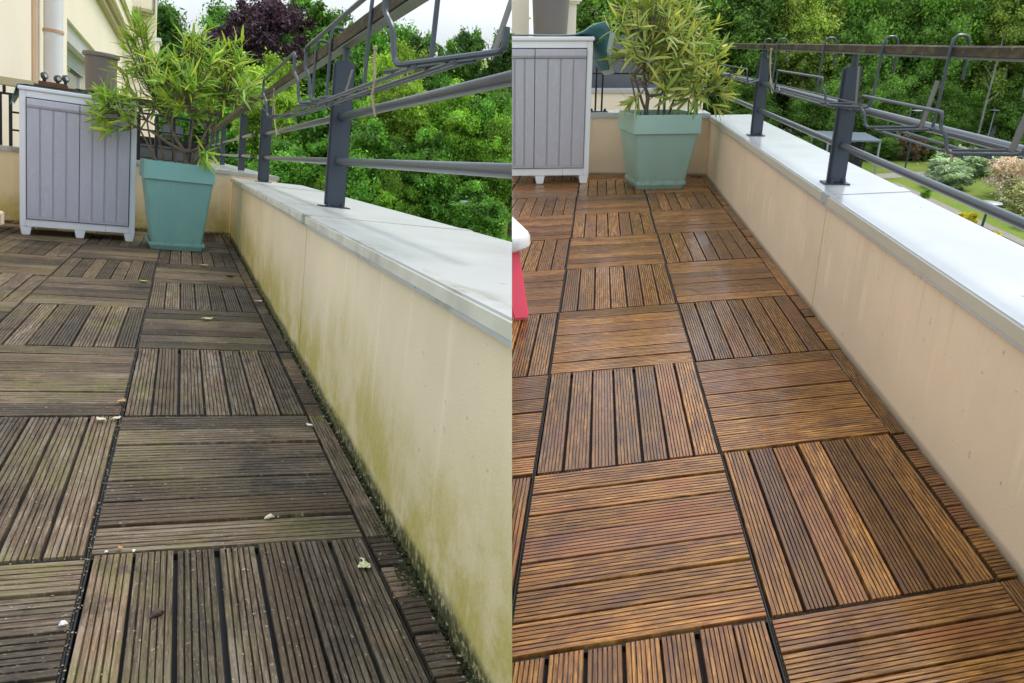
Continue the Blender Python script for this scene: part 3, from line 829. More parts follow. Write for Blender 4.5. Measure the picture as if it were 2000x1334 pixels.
def sheet(name, label, side, loc, yaw, grid, mat, thick=0.004, lining=None, cat='tarpaulin'):
    """draped sheet from a grid of points, given a real thickness; an optional paler lining on its underside"""
    t = thing(name, label, cat, side, loc, yaw)
    nr, nc = len(grid), len(grid[0])
    v = [Vector(p) for r in grid for p in r]
    fs = [(i * nc + j, i * nc + j + 1, (i + 1) * nc + j + 1, (i + 1) * nc + j) for i in range(nr - 1) for j in range(nc - 1)]
    def lay(off, nm, m):
        me = bpy.data.meshes.new(nm)
        me.from_pydata(v, [], fs)
        bm = bmesh.new(); bm.from_mesh(me)
        bmesh.ops.subdivide_edges(bm, edges=bm.edges, cuts=2, use_grid_fill=True, smooth=0.25)
        bmesh.ops.recalc_face_normals(bm, faces=bm.faces)
        bm.normal_update()
        for q in bm.verts: q.co -= q.normal * off
        bmesh.ops.solidify(bm, geom=bm.faces[:], thickness=thick)
        bm.to_mesh(me); bm.free()
        me.shade_smooth(); me.materials.append(m)
        return link(nm, me, t)
    lay(0.0, 'cover_sheet', mat)
    if lining:
        lay(-thick * 1.4, 'lining', lining)
        e = [r[-1] for r in grid]
        hm = MB()
        for a, b in zip(e[:-1], e[1:]):
            q = lambda p, k: (p[0] + 0.030 * k, p[1] - 0.012 * k, p[2] - 0.030 * k)
            hm.hexa([a, b, q(b, 1), q(a, 1), *[(x, y - 0.004, z + 0.003) for x, y, z in (a, b, q(b, 1), q(a, 1))]])
        hm.build('hem', lining, t)
    return t
H = 1.085 - 0.021
sheet('tarpaulin', 'teal tarpaulin folded over the top of the left cabinet and hanging at its left edge', 'L', (-0.945, 5.22, 0), math.radians(6),
      [[(-0.065, y, H - 0.14 + dz), (-0.040, y, H - 0.07), (-0.015, y, H + 0.006), (0.15, y, H + 0.006), (0.40, y, H + 0.009), (0.60, y, H + 0.004), (0.775, y, H + 0.004), (0.80, y, H - 0.10 + dz)]
       for y, dz in ((-0.017, -0.01), (0.10, 0.01), (0.28, 0.03), (0.45, 0.02))], M['tarp'])
H = 1.062 - 0.021
sheet('tarpaulin', 'teal tarpaulin on the right cabinet with its corner sticking out and pale lining showing', 'R', (0.395, 4.728, 0), math.radians(-9),
      [[(0.0, 0.02, H + 0.012), (0.25, 0.0, H + 0.010), (0.45, 0.0, H + 0.006), (0.60, 0.0, H + 0.010), (0.66, 0.01, H + 0.030), (0.73, 0.03, H + 0.075), (0.82, 0.03, H + 0.100), (0.86, 0.02, H + 0.045)],
       [(0.0, 0.10, H + 0.012), (0.25, 0.10, H + 0.010), (0.45, 0.10, H + 0.006), (0.60, 0.10, H + 0.006), (0.70, 0.10, H + 0.010), (0.775, 0.09, H - 0.01), (0.825, 0.07, H - 0.05), (0.845, 0.05, H - 0.10)],
       [(0.0, 0.22, H + 0.012), (0.25, 0.22, H + 0.010), (0.45, 0.22, H + 0.006), (0.60, 0.22, H + 0.006), (0.72, 0.20, H + 0.004), (0.785, 0.17, H - 0.08), (0.84, 0.14, H - 0.17), (0.885, 0.12, H - 0.225)],
       [(0.0, 0.33, H + 0.012), (0.25, 0.33, H + 0.010), (0.45, 0.33, H + 0.006), (0.60, 0.33, H + 0.006), (0.74, 0.32, H + 0.004), (0.785, 0.28, H - 0.10), (0.80, 0.24, H - 0.20), (0.83, 0.20, H - 0.24)]],
      M['tarp'], 0.004, M['tarplining'])

def dolly(side, label, loc, yaw, n, W):
    t = thing('plant_trolley', label, 'trolley', side, loc, yaw)
    MB().box(0, 0, 0, W, 0.20, 0.012).build('board', M['brownwood'], t, 0.002)
    MB().box(0.03, 0.015, 0.0125, W - 0.06, 0.055, 0.038).build('batten', M['brownwood'], t, 0.002)
    MB().box(0.03, 0.14, 0.0125, W - 0.06, 0.18, 0.038).build('batten', M['brownwood'], t, 0.002)
    for i, (x, y) in enumerate([(0.065, 0.035), (W * 0.53, 0.16), (W - 0.07, 0.03)][:n]):
        c = Vector((x, y, 0.077))
        ax = Vector((0.75, -0.62, 0.15)).normalized() if i % 2 == 0 else Vector((0.5, -0.85, 0.05)).normalized()
        w = MB(); w.tube([c - ax * 0.013, c - ax * 0.009, c + ax * 0.009, c + ax * 0.013], [0.021, 0.027, 0.027, 0.021], 16)
        wo = w.build('caster_wheel', M['caster'], t, 0, True)
        MB().tube([c - ax * 0.0155, c + ax * 0.0155], 0.014, 12).build('hub', M['castercore'], wo, 0, True)
        MB().tube([(x, y, 0.0385), (x, y, 0.054)], 0.012, 10).build('caster_fork', M['black'], t)
dolly('L', 'upturned brown plant trolley with three grey caster wheels on the left cabinet', (-0.875, 5.30, 1.081), math.radians(4), 3, 0.27)
dolly('R', 'edge of an upturned wooden trolley with a grey caster on the right cabinet', (0.38, 4.78, 1.05), math.radians(-9), 2, 0.20)

# ------------------------------------------------------------------ planters and oleanders
def planter(side, label, loc, yaw, wt, wb, h, rim_h, mat, saucer):
    t = thing('square_planter', label, 'planter', side, loc, yaw)
    sq = lambda w, z, r=0.012: [(x, y, z) for x, y in [(-w / 2 + r, -w / 2), (w / 2 - r, -w / 2), (w / 2, -w / 2 + r), (w / 2, w / 2 - r), (w / 2 - r, w / 2), (-w / 2 + r, w / 2), (-w / 2, w / 2 - r), (-w / 2, -w / 2 + r)]]
    z0 = 0.018
    MB().rings([sq(wb, z0), sq(wb + (wt - wb) * 0.86, h - rim_h - 0.001)]).build('body', mat, t, 0.003)
    wr = wb + (wt - wb) * 0.90
    rm = MB()
    rm.rings([sq(wr + 0.024, h - rim_h), sq(wt, h), sq(wt - 0.036, h), sq(wt - 0.055, h - 0.05)], cap=False)
    rm.poly(sq(wr + 0.024, h - rim_h), [tuple(range(7, -1, -1))])
    rm.build('rim', mat, t, 0.003)
    MB().rings([sq(wt - 0.056, h - 0.052), sq(wt - 0.056, h - 0.045)]).build('soil', M['soil'], t)
    sa = MB(); sa.rings([sq(saucer - 0.03, 0.0), sq(saucer - 0.012, 0.022), sq(saucer - 0.012, 0.026), sq(saucer, 0.030), sq(saucer, 0.055), sq(saucer - 0.02, 0.055), sq(saucer - 0.03, 0.012)], cap=False)
    sa.poly(sq(saucer - 0.03, 0.0), [tuple(range(7, -1, -1))]); sa.poly(sq(saucer - 0.03, 0.0122), [tuple(range(8))])
    sa.build('saucer', mat, t, 0.002)
    return t
planter('L', 'tall tapered teal planter with a wide rim on its saucer on the grimy deck', (0.098, 5.09, 0), math.radians(6), 0.485, 0.342, 0.648, 0.130, M['potL'], 0.392)
planter('R', 'sage teal tapered planter with a wide rim on the clean oiled deck', (1.585, 4.43, 0), math.radians(-6), 0.480, 0.345, 0.528, 0.128, M['potR'], 0.372)

def leaf_variant(seed, L, Wd, tint):
    rs = random.Random(seed)
    n = 6
    bend = rs.uniform(-0.25, 0.55); fold = rs.uniform(0.15, 0.5)
    v, fs, cols = [], [], []
    for i in range(n + 1):
        s = i / n
        w = Wd * (math.sin(math.pi * min(1, s * 0.92 + 0.06)) ** 0.8) * 0.5 + 0.0006
        y = L * s; z = -bend * L * s * s * 0.6
        v += [(-w, y, z + w * fold), (0, y, z), (w, y, z + w * fold)]
    for i in range(n):
        a = i * 3
        fs += [(a, a + 1, a + 4, a + 3), (a + 1, a + 2, a + 5, a + 4)]
    return np.array(v), fs, tint

def leaf_mesh(name, var, mat):
    v, fs, tint = var
    me = bpy.data.meshes.new(name)
    me.from_pydata([tuple(p) for p in v], [], fs)
    a = me.color_attributes.new('tint', 'FLOAT_COLOR', 'POINT')
    a.data.foreach_set('color', np.tile(np.array([*tint, 1.0], dtype=np.float32), len(v)))
    me.shade_smooth(); me.materials.append(mat)
    return me

def oleander(side, label, base, envs, mat, seed, nwhorl, leafL, leafW, tints, stems_xy, extra_tips, droop):
    rs = random.Random(seed)
    t = thing('oleander', label, 'shrub', side, base)
    variants = [leaf_variant(seed * 10 + k, leafL * rs.uniform(0.75, 1.15), leafW * rs.uniform(0.8, 1.15), tints[k % len(tints)]) for k in range(9)]
    meshes = [leaf_mesh('leaf', v, mat) for v in variants]
    tips = []
    tries = 0
    while len(tips) < nwhorl and tries < 20000:
        tries += 1
        (cx, cy, cz), (rx, ry, rz), wgt = rs.choices(envs, [e[2] for e in envs])[0]
        d = Vector((rs.gauss(0, 1), rs.gauss(0, 1), rs.gauss(0, 1))).normalized() * (rs.random() ** 0.42)
        p = Vector((cx + d.x * rx, cy + d.y * ry, cz + d.z * rz))
        if all((p - q).length > 0.052 for q in tips):
            tips.append(p)
    tips += [Vector(p) for p in extra_tips]
    ns = len(stems_xy)
    stem_mb = [MB() for _ in range(ns)]
    forks = []
    for k, (sx, sy_, fx, fy, fz, r) in enumerate(stems_xy):
        a = Vector((sx, sy_, -0.06)); b = Vector((fx, fy, fz))
        mid = a.lerp(b, 0.5) + Vector((rs.uniform(-.02, .02), rs.uniform(-.02, .02), 0))
        stem_mb[k].tube([a, mid, b], [r, r * 0.85, r * 0.72], 7)
        forks.append((b, r * 0.7, k))
    # secondary forks
    sec = []
    for b, r, k in forks:
        for q in range(3):
            near = sorted(tips, key=lambda p: (p - b).length + rs.uniform(0, 0.55))[0:10]
            tgt = rs.choice(near)
            e = b.lerp(tgt, rs.uniform(0.35, 0.55)) + Vector((rs.uniform(-.03, .03), rs.uniform(-.03, .03), rs.uniform(0.0, 0.04)))
            stem_mb[k].tube([b, b.lerp(e, 0.5) + Vector((rs.uniform(-.01, .01), rs.uniform(-.01, .01), -0.008)), e], [r, r * .85, r * .7], 6)
            sec.append((e, r * 0.62, k))
    cand = []
    for tip in tips:
        e, r, k = min(sec, key=lambda s: (s[0] - tip).length + max(0, s[0].z - tip.z) * 1.2)
        m = e.lerp(tip, 0.55) + Vector((rs.uniform(-.02, .02), rs.uniform(-.02, .02), -0.02))
        stem_mb[k].tube([e, m, tip], [r * 0.7, 0.0042, 0.0030], 5)
        ax = (tip - m).normalized()
        nl = rs.randint(8, 15)
        back = (tip - m).length
        for q in range(nl):
            along = rs.uniform(0, min(0.09, back * 0.8))
            o = tip - ax * along
            th = rs.uniform(0, 2 * math.pi)
            side_v = ax.orthogonal().normalized()
            side_v.rotate(Matrix.Rotation(th, 3, ax))
            spread = rs.uniform(0.20, 1.0) + along * 4
            d = (ax * math.cos(spread) + side_v * math.sin(spread)).normalized()
            d = (d + Vector((0, 0, -droop * rs.random()))).normalized()
            up = ax - d * ax.dot(d)
            if up.length < 0.05: up = Vector((0, 0, 1)) - d * d.z
            up.normalize()
            x = d.cross(up).normalized()
            R = Matrix((x, d, up)).transposed()
            cand.append((o, R, rs.randrange(9), rs.uniform(0.6, 1.12)))
    for k, m in enumerate(stem_mb):
        m.build('stem', M['bark'], t, 0, True)
    inv = F[side].inverted()
    cl = inv @ CAM_POS - Vector(base)
    cand.sort(key=lambda c: (c[0] - cl).length - 0.5 * c[3])
    for o, R, vi, s in cand[:295]:
        ob = link('leaf', meshes[vi], t)
        ob.matrix_local = Matrix.Translation(o) @ R.to_4x4() @ Matrix.Scale(s, 4)
    V, FS, T = [], [], []
    off = 0
    for o, R, vi, s in cand[295:]:
        v, fs, tint = variants[vi]
        V.append((v * s) @ np.array(R).T + np.array(o))
        FS += [tuple(i + off for i in f) for f in fs]
        tv = rs.uniform(0.78, 1.2)
        T.append(np.tile(np.array([tint[0] * tv, tint[1] * tv, tint[2] * tv, 1.0], dtype=np.float32), (len(v), 1)))
        off += len(v)
    me = bpy.data.meshes.new('foliage')
    me.from_pydata(np.concatenate(V).tolist(), [], FS)
    a = me.color_attributes.new('tint', 'FLOAT_COLOR', 'POINT')
    a.data.foreach_set('color', np.concatenate(T).ravel())
    me.shade_smooth(); me.materials.append(mat)
    fo = link('foliage', me, t)
    fo['kind'] = 'stuff'
    return t

tL = [(0.75, 0.95, 0.7), (1.0, 1.0, 1.0), (1.45, 1.22, 0.9), (1.0, 1.1, 1.0), (0.62, 0.85, 0.8), (1.25, 1.1, 0.8), (0.85, 1.0, 1.1), (1.75, 1.35, 1.1), (0.7, 0.9, 0.9)]
oleander('L', 'lush bright green oleander spreading above the teal planter beside the lilac-grey cabinet', (0.098, 5.09, 0.602),
         [((-0.10, 0.0, 0.66), (0.40, 0.33, 0.30), 3.2), ((0.24, 0.0, 0.70), (0.34, 0.33, 0.27), 2.6), ((-0.28, 0.0, 0.96), (0.10, 0.12, 0.12), 0.45), ((0.13, 0, 1.0), (0.10, 0.12, 0.10), 0.35), ((-0.40, -0.05, 0.40), (0.16, 0.16, 0.16), 0.9), ((0.33, 0, 0.96), (0.10, .12, .08), 0.3)],
         M['leafL'], 3, 150, 0.150, 0.0178, tL,
         [(0.06, -0.02, 0.05, -0.02, 0.13, 0.020), (0.06, -0.01, 0.20, 0.02, 0.32, 0.012), (-0.05, 0.02, -0.16, 0.02, 0.30, 0.010), (-0.10, -0.06, -0.26, -0.03, 0.25, 0.009), (0.0, 0.05, -0.06, 0.06, 0.34, 0.010), (-0.14, 0.03, -0.22, 0.05, 0.33, 0.008), (0.03, 0.0, 0.10, -0.03, 0.36, 0.010), (0.05, 0.04, 0.26, 0.05, 0.28, 0.009)],
         [(0.20, -0.22, 0.16), (0.17, -0.23, 0.10), (-0.50, -0.10, 0.30), (-0.46, -0.12, 0.22), (0.52, 0.0, 0.66), (0.56, 0.0, 0.58), (-0.55, -0.05, 0.36)], 0.55)
tR = [(0.8, 0.9, 0.6), (1.0, 1.0, 1.0), (1.3, 1.18, 0.95), (1.05, 1.0, 0.8), (0.62, 0.82, 0.6), (1.15, 1.1, 1.0), (0.9, 0.98, 0.9), (1.55, 1.3, 1.0), (0.5, 0.72, 0.45)]
oleander('R', 'olive green oleander with yellowing leaves above the sage teal planter by the washed wall', (1.585, 4.43, 0.485),
         [((-0.08, 0.0, 0.56), (0.38, 0.32, 0.34), 3.0), ((0.12, 0.0, 0.50), (0.36, 0.30, 0.34), 2.4), ((0.28, -0.08, 0.22), (0.22, 0.20, 0.13), 1.0), ((-0.18, 0.0, 0.80), (0.22, 0.2, 0.14), 0.6)],
         M['leafR'], 5, 145, 0.148, 0.0172, tR,
         [(-0.08, -0.02, -0.10, -0.02, 0.16, 0.017), (-0.05, 0.0, -0.20, 0.02, 0.30, 0.011), (-0.10, 0.03, -0.12, 0.05, 0.33, 0.010), (0.03, -0.03, 0.02, -0.02, 0.26, 0.011), (0.06, 0.02, 0.16, 0.03, 0.27, 0.010), (0.12, -0.05, 0.28, -0.06, 0.15, 0.012), (0.0, 0.05, 0.08, 0.07, 0.33, 0.009), (-0.12, -0.05, -0.25, -0.05, 0.28, 0.008)],
         [(-0.05, -0.20, 0.21), (-0.02, -0.21, 0.16), (-0.26, -0.16, 0.16), (-0.28, -0.1, 0.11), (0.46, -0.12, 0.17), (0.50, -0.1, 0.25), (0.36, -0.18, 0.08)], 0.50)

# ------------------------------------------------------------------ house and neighbour things on the left
XF = -1.25
hs = thing('house', 'cream apartment house with downpipe, roller shutter and moulded cornice at left', 'house', 'L', (XF, 6.0, 0))
def hb(name, mat, x0, y0, z0, x1, y1, z1, bev=0.0, par=None):
    return MB().box(x0, y0 - 6.0, z0, x1, y1 - 6.0, z1).build(name, mat, par or hs, bev)
hb('wall', M['facade'], -0.35, 3.0, -1.0, 0.0, 10.25, 4.6)
hb('wall', M['facade'], -0.35, 13.70, -1.0, 0.0, 20.0, 4.6)
hb('wall', M['facade'], -0.35, 10.2505, 2.215, 0.0, 13.6995, 4.6)
hb('wall', M['facade'], -0.35, 10.2505, -1.0, 0.0, 13.6995, 0.55)
win = hb('window', M['white'], -0.26, 10.2505, 0.5505, -0.20, 13.6995, 0.62)
hb('shutter_box', M['reveal'], -0.30, 10.2505, 1.985, -0.045, 13.6995, 2.2145, 0, win)
for q in range(7):
    z = 1.982 - 0.0325 * q
    hb('shutter_slat', M['shutter'], -0.175, 10.26, z - 0.031, -0.16 + 0.002 * (q % 2), 13.69, z - 0.001, 0.004, win)
for y0, y1 in ((10.252, 10.35), (11.9, 12.05), (13.6, 13.698)):
    hb('frame_upright', M['white'], -0.255, y0, 0.621, -0.20, y1, 1.74, 0.004, win)
hb('pane', M['glass'], -0.235, 10.352, 0.622, -0.228, 13.598, 1.74, 0, win)
for i in range(9):
    y0 = 10.45 + i * 0.34
    if i in (2, 6): continue
    MB().rings([[(-0.33 + 0.02 * math.sin(k * 1.1 + i), y0 - 6 + 0.03 * k, z) for k in range(11)] + [(-0.345 + 0.02 * math.sin(k * 1.1 + i), y0 - 6 + 0.03 * k, z) for k in range(10, -1, -1)] for z in (0.56, 1.80)]).build('curtain', M['curtain'], win)
hb('room', M['dark'], -0.60, 10.2505, 0.5505, -0.40, 13.6995, 2.2)
hb('cornice', M['cornice'], 0.0005, 3.0, 3.03, 0.09, 19.4, 3.15, 0.01)
hb('cornice', M['cornice'], 0.0005, 3.0, 3.1505, 0.15, 19.4, 3.235, 0.01)
hb('cornice', M['facade'], 0.0005, 3.0, 3.2355, 0.20, 19.4, 3.42, 0.01)
hb('cornice', M['cornice'], 0.0005, 3.0, 3.4205, 0.24, 19.4, 3.49, 0.01)
hb('balcony_slab', M['facade'], 0.0005, 3.0, 3.60, 0.22, 19.4, 3.95, 0.01)
hb('balcony_rail', M['black'], 0.16, 3.0, 3.4905, 0.19, 19.4, 3.54)
dp = MB(); dp.tube([(0.13, 2.12, -0.5), (0.13, 2.12, 4.0)], 0.088, 20); dp = dp.build('downpipe', M['white'], hs, 0, True)
MB().tube([(0.13, 2.12, 1.77), (0.13, 2.12, 1.80)], 0.097, 20).build('pipe_bracket', M['salmon'], dp, 0, True)
hb('painted_band', M['salmon'], 0.0004, 7.70, -0.9, 0.012, 7.92, 4.5)
# wing facing the terrace, further back
hb('wing_wall', M['facade'], 0.0005, 20.0005, -1.0, 0.70, 20.6, 6.0)
hb('oriel_base', M['cornice'], 0.20, 19.86, 3.74, 0.52, 19.9995, 3.79, 0.01)
hb('oriel_base', M['cornice'], 0.15, 19.78, 3.7905, 0.57, 19.9995, 3.85, 0.01)
hb('oriel_base', M['cornice'], 0.10, 19.70, 3.8505, 0.62, 19.9995, 3.92, 0.01)
hb('oriel', M['facade'], 0.10, 19.70, 3.9205, 0.60, 19.9995, 5.5, 0.01)
hb('drainage_pipe', M['black'], 0.645, 19.96, 3.86, 0.66, 19.999, 5.5)
ho = thing('distant_house', 'narrow white house edge with one dark window, between cream house and trees', 'house', 'L', (-0.72, 24.0, 0))
MB().box(-0.1, 0, -1, 0.14, 1.0, 3.75).build('wall', M['facade'], ho)
MB().box(0.0, -0.02, 2.7, 0.075, 0.05, 3.45).build('window', M['dark'], ho)
MB().box(-0.1, -0.05, 3.7505, 0.19, 1.05, 3.85).build('eaves', M['white'], ho)
# pillar where the cross wall meets the house
pl = thing('plinth_block', 'small cream plinth block at the foot of the house wall by the left cabinet', 'plinth', 'L', (-1.245, 5.80, 0))
MB().box(-0.06, -0.02, -0.03, 0.075, 0.12, 0.10).build('block', M['facade'], pl, 0.008)
MB().box(-0.06, 0.0, 0.1005, 0.03, 0.10, 0.16).build('step', M['facade'], pl, 0.015)
# balustrade on top of the left cross wall
bl = thing('balustrade', 'black metal balustrade squeezed between the cream house and the left cabinet', 'balustrade', 'L', (-1.235, 6.02, 0.617), math.radians(14))
MB().box(0.0, 0.0, 0.47, 0.55, 0.09, 0.535).build('top_cap', M['cornice'], bl, 0.006)
MB().box(0.551, 0.01, 0.475, 1.75, 0.08, 0.53).build('handrail', M['rail'], bl, 0.004)
MB().tube([(0.055, 0.045, 0.40), (0.055, 0.045, 0.4695)], 0.012, 8).build('stub', M['black'], bl)
for i in range(12):
    x = 0.02 + i * 0.145 if i > 1 else (0.015, 0.085)[i]
    MB().box(x, 0.03, 0.0005, x + 0.024, 0.055, 0.40).build('upright', M['black'], bl)
MB().box(0.0155, 0.031, 0.4005, 1.65, 0.054, 0.418).build('rail', M['black'], bl)
for z in (0.13, 0.27):
    MB().tube([(0.11, 0.0425, z), (1.64, 0.0425, z)], 0.008, 8).build('rod', M['black'], bl)

vz = thing('tall_planter', 'tall round taupe planter with rolled rim standing behind the left cabinet', 'planter', 'L', (-0.575, 6.85, 0))
MB().lathe([(0.085, 0.0), (0.095, 0.3), (0.118, 1.0), (0.135, 1.485)], 32).build('body', M['taupe'], vz, 0, True)
MB().lathe([(0.136, 1.4855), (0.152, 1.488), (0.156, 1.503), (0.150, 1.522), (0.130, 1.524), (0.122, 1.50)], 32).build('rim', M['taupe'], vz, 0, True)
gb = thing('deck_box', 'slate grey plastic deck box with dark lid on the next terrace behind left planter', 'box', 'L', (-0.27, 7.1, 0))
MB().box(0, 0, 0.0, 0.60, 0.5, 0.78).build('body', M['greybox'], gb, 0.01)
for z in (0.60, 0.70):
    MB().box(0.003, -0.008, z - 0.06, 0.597, -0.0005, z + 0.03).build('board', M['greybox'], gb, 0.004)
MB().box(-0.02, -0.02, 0.7805, 0.62, 0.52, 0.84).build('lid', M['black'], gb, 0.01)
MB().box(0.20, -0.012, 0.86, 0.40, 0.30, 0.98).build('cushion', M['greybox'], gb, 0.02)

# ------------------------------------------------------------------ neighbour things behind the right cross wall
hr = thing('house', 'cream house corner and pale pilaster behind the right cabinet', 'house', 'R', (0.85, 6.0, 0))
MB().box(-1.3, 0.35, -0.5, 0.22, 0.7, 3.0).build('wall', M['facade'], hr)
MB().box(0.0, 0.30, 0.3, 0.02, 0.349, 2.5).build('window_jamb', M['white'], hr)
MB().box(0.39, 0.12, -0.5, 0.60, 0.35, 3.0).build('pilaster', M['facade'], hr, 0.008)
MB().box(0.485, 0.112, -0.5, 0.505, 0.1195, 3.0).build('rib', M['facade'], hr, 0.003)
MB().box(0.44, 0.10, 1.14, 0.462, 0.1195, 1.20).build('hinge', M['steel'], hr)
MB().box(0.40, 0.08, 1.32, 0.64, 0.35, 1.50).build('capital', M['facade'], hr, 0.02)
vz = thing('tall_planter', 'tall round taupe planter behind the right cabinet, between cream wall and pilaster', 'planter', 'R', (1.165, 5.95, 0))
MB().lathe([(0.10, 0.0), (0.125, 0.7), (0.148, 1.10), (0.165, 1.45)], 32).build('body', M['taupe'], vz, 0, True)
MB().lathe([(0.166, 1.4505), (0.186, 1.455), (0.188, 1.485), (0.150, 1.49)], 32).build('rim', M['taupe'], vz, 0, True)
gb = thing('deck_box', 'slate grey slatted deck box behind the right oleander, lidded in black', 'box', 'R', (1.50, 6.25, 0), math.radians(-12))
MB().box(0, 0, 0.0, 0.85, 0.5, 1.02).build('body', M['black'], gb)
for i, z in enumerate((0.60, 0.735, 0.87)):
    MB().box(0.0, -0.016, z, 0.85, -0.0005, z + 0.125).build('board', M['greybox'], gb, 0.004)
MB().box(-0.02, -0.02, 1.0205, 0.87, 0.52, 1.06).build('lid', M['greybox'], gb, 0.008)
nw = thing('low_wall', 'low cream wall of the next terrace showing under the slate deck box', 'wall', 'R', (1.2, 5.72, 0), math.radians(-12))
MB().box(0, 0.2, -0.5, 1.3, 0.4, 0.575).build('wall_body', M['facade'], nw)
MB().box(-0.01, 0.185, 0.5755, 1.31, 0.42, 0.612).build('coping', M['copR'], nw, 0.004)
db = thing('double_post', 'pair of thin black uprights bolted on the cross wall beside the right cabinet', 'post', 'R', (1.345, 5.10, 0.481), math.radians(-16))
MB().box(-0.075, -0.03, 0, 0.075, 0.03, 0.006).build('base_plate', M['steel'], db)
for x in (-0.032, 0.018):
    MB().box(x, -0.012, 0.0065, x + 0.014, 0.012, 0.50).build('upright', M['black'], db)
for x in (-0.056, 0.052):
    MB().tube([(x, 0, 0.0065), (x, 0, 0.016), (x, 0, 0.026)], [0.013, 0.012, 0.006], 10).build('bolt', M['black'], db, 0, True)
MB().box(-0.033, -0.011, 0.5005, 0.033, 0.011, 0.52).build('cap', M['black'], db)
og = thing('ornament', 'small dark wrought ornament in the gap between cabinet and black uprights', 'ornament', 'R', (1.50, 5.98, 0.62))
for r0, zc in ((0.05, 0.15), (0.038, 0.07)):
    MB().tube([(r0 * math.cos(a * 0.5), 0.0, zc + r0 * math.sin(a * 0.5)) for a in range(14)], 0.009, 6).build('scroll', M['greybox'], og, 0, True)
MB().box(-0.045, -0.02, 0.0, 0.05, 0.02, 0.02).build('foot', M['black'], og)
MB().box(-0.02, -0.022, 0.021, 0.03, 0.01, 0.075).build('label_tag', M['chip'], og)

# children's table
ct = thing('play_table', 'white plastic table corner on a coral red leg standing on the clean deck', 'table', 'R', (-0.442, 2.02, 0))
tp = MB()
outl = []
for cx, cy, a0 in ((0.31, 0.16, 0), (-0.3, 0.16, 90), (-0.3, -0.16, 180), (0.31, -0.16, 270)):
    for k in range(7):
        a = math.radians(a0 + 15 * k)
        outl.append((cx + 0.12 * math.cos(a), cy + 0.12 * math.sin(a)))
sc = lambda s, z: [(x * s, y * s, z) for x, y in outl]
tp.rings([sc(0.975, 0.258), sc(1.0, 0.268), sc(1.0, 0.300), sc(0.985, 0.312)])
tp.build('table_top', M['whiteplastic'], ct, 0, True)
for sx in (-1, 1):
    for sy_ in (-1, 1):
        a = [(0.335 * sx + dx, 0.17 * sy_ + dy, 0.257) for dx, dy in ((-.050, -.03), (.045, -.03), (.045, .03), (-.050, .03))]
        b = [(0.385 * sx + dx, 0.20 * sy_ - 0.10 * (sy_ < 0) + dy, 0.0) for dx, dy in ((-.055, -.016), (.012, -.016), (.012, .016), (-.055, .016))]
        MB().rings([b, a]).build('leg', M['redplastic'], ct, 0.010, True)

# ------------------------------------------------------------------ litter on the dirty deck
def litter(name, label, cat, xy, kind, mat, s, yaw, z=0.001):
    t = thing(name, label, cat, 'L', (*xy, z), yaw)
    mb = MB()
    rs = random.Random(int(xy[0] * 1000) + int(xy[1] * 777))
    if kind == 'leaf':
        n = 6
        rg = []
        for i in range(n + 1):
            u = i / n
            w = s * 0.30 * math.sin(math.pi * min(0.98, u + 0.04)) + 0.0008
            c = (s * (u - 0.5), 0, s * 0.22 * (2 * u - 1) ** 2 + 0.002)
            rg.append([(c[0], -w, c[2] + w * 0.55), (c[0], 0, c[2]), (c[0], w, c[2] + w * 0.55), (c[0], w, c[2] + w * 0.55 + 0.0012), (c[0], 0, c[2] + 0.0012), (c[0], -w, c[2] + w * 0.55 + 0.0012)])
        mb.rings(rg); mb.build('blade', mat, t, 0, True)
        MB().tube([(-s * 0.5, 0, s * 0.22 + 0.003), (-s * 0.68, s * 0.06, s * 0.15 + 0.003)], 0.0011, 5).build('stalk', mat, t)
    elif kind == 'flower':
        for k in range(5):
            a = k * 2 * math.pi / 5
            p = MB()
            rg = []
            for i in range(5):
                u = i / 4
                w = s * (0.10 + 0.20 * math.sin(math.pi * min(0.95, u)))
                r = s * (0.05 + 0.42 * u)
                zc = 0.003 + s * 0.20 * u * (1 - u) + s * 0.10 * u * math.sin(a * 2)
                ca, sa = math.cos(a), math.sin(a)
                rg.append([(ca * r - sa * q * w, sa * r + ca * q * w, zc + abs(q) * s * 0.07 + d) for q, d in ((-1, 0), (0, 0), (1, 0), (1, .0012), (0, .0012), (-1, .0012))])
            p.rings(rg); p.build('petal', mat, t, 0, True)
        MB().tube([(0, 0, 0.004), (s * 0.25, s * 0.35, 0.012), (s * 0.42, s * 0.85, 0.008)], [s * .10, s * .075, s * .05], 7).build('tube', mat, t, 0, True)
    else:
        rg = []
        for i in range(7):
            u = i / 6
            r = s * 0.42 * math.sin(math.pi * (0.06 + 0.88 * u)) * (0.85 + rs.random() * 0.3)
            rg.append([(s * (u - 0.5) * (1.5 if kind == 'pod' else 1.0), r * math.cos(a) * (0.75 + rs.random() * 0.4), max(0, r * 0.75 + r * 0.75 * math.sin(a) * (0.8 + rs.random() * 0.3))) for a in [k * math.pi / 4 for k in range(8)]])
        mb.rings(rg); mb.build('shell' if kind == 'pod' else 'piece', mat, t, 0, kind != 'chip')
    return t
litter('fallen_flower', 'crumpled cream trumpet flower on the dark deck tile near the algae wall', 'flower', (0.470, -0.13), 'flower', M['petal'], 0.025, 0.6)
litter('seed_pod', 'wrinkled dark brown seed pod on the front left deck slat', 'seed pod', (0.118, -0.225), 'pod', M['seedpod'], 0.018, 0.7)
litter('stone_chip', 'tiny white chip on the front left corner tile', 'chip', (-0.012, -0.225), 'chip', M['chip'], 0.013, 0.2)
litter('fallen_leaf', 'pale curled leaf at the end of a slat left of the tile joint', 'leaf', (-0.045, 0.765), 'leaf', M['paleleaf'], 0.030, 2.4)
litter('fallen_leaf', 'cream folded leaf right on the tile joint', 'leaf', (-0.008, 0.775), 'leaf', M['paleleaf'], 0.026, 0.9)
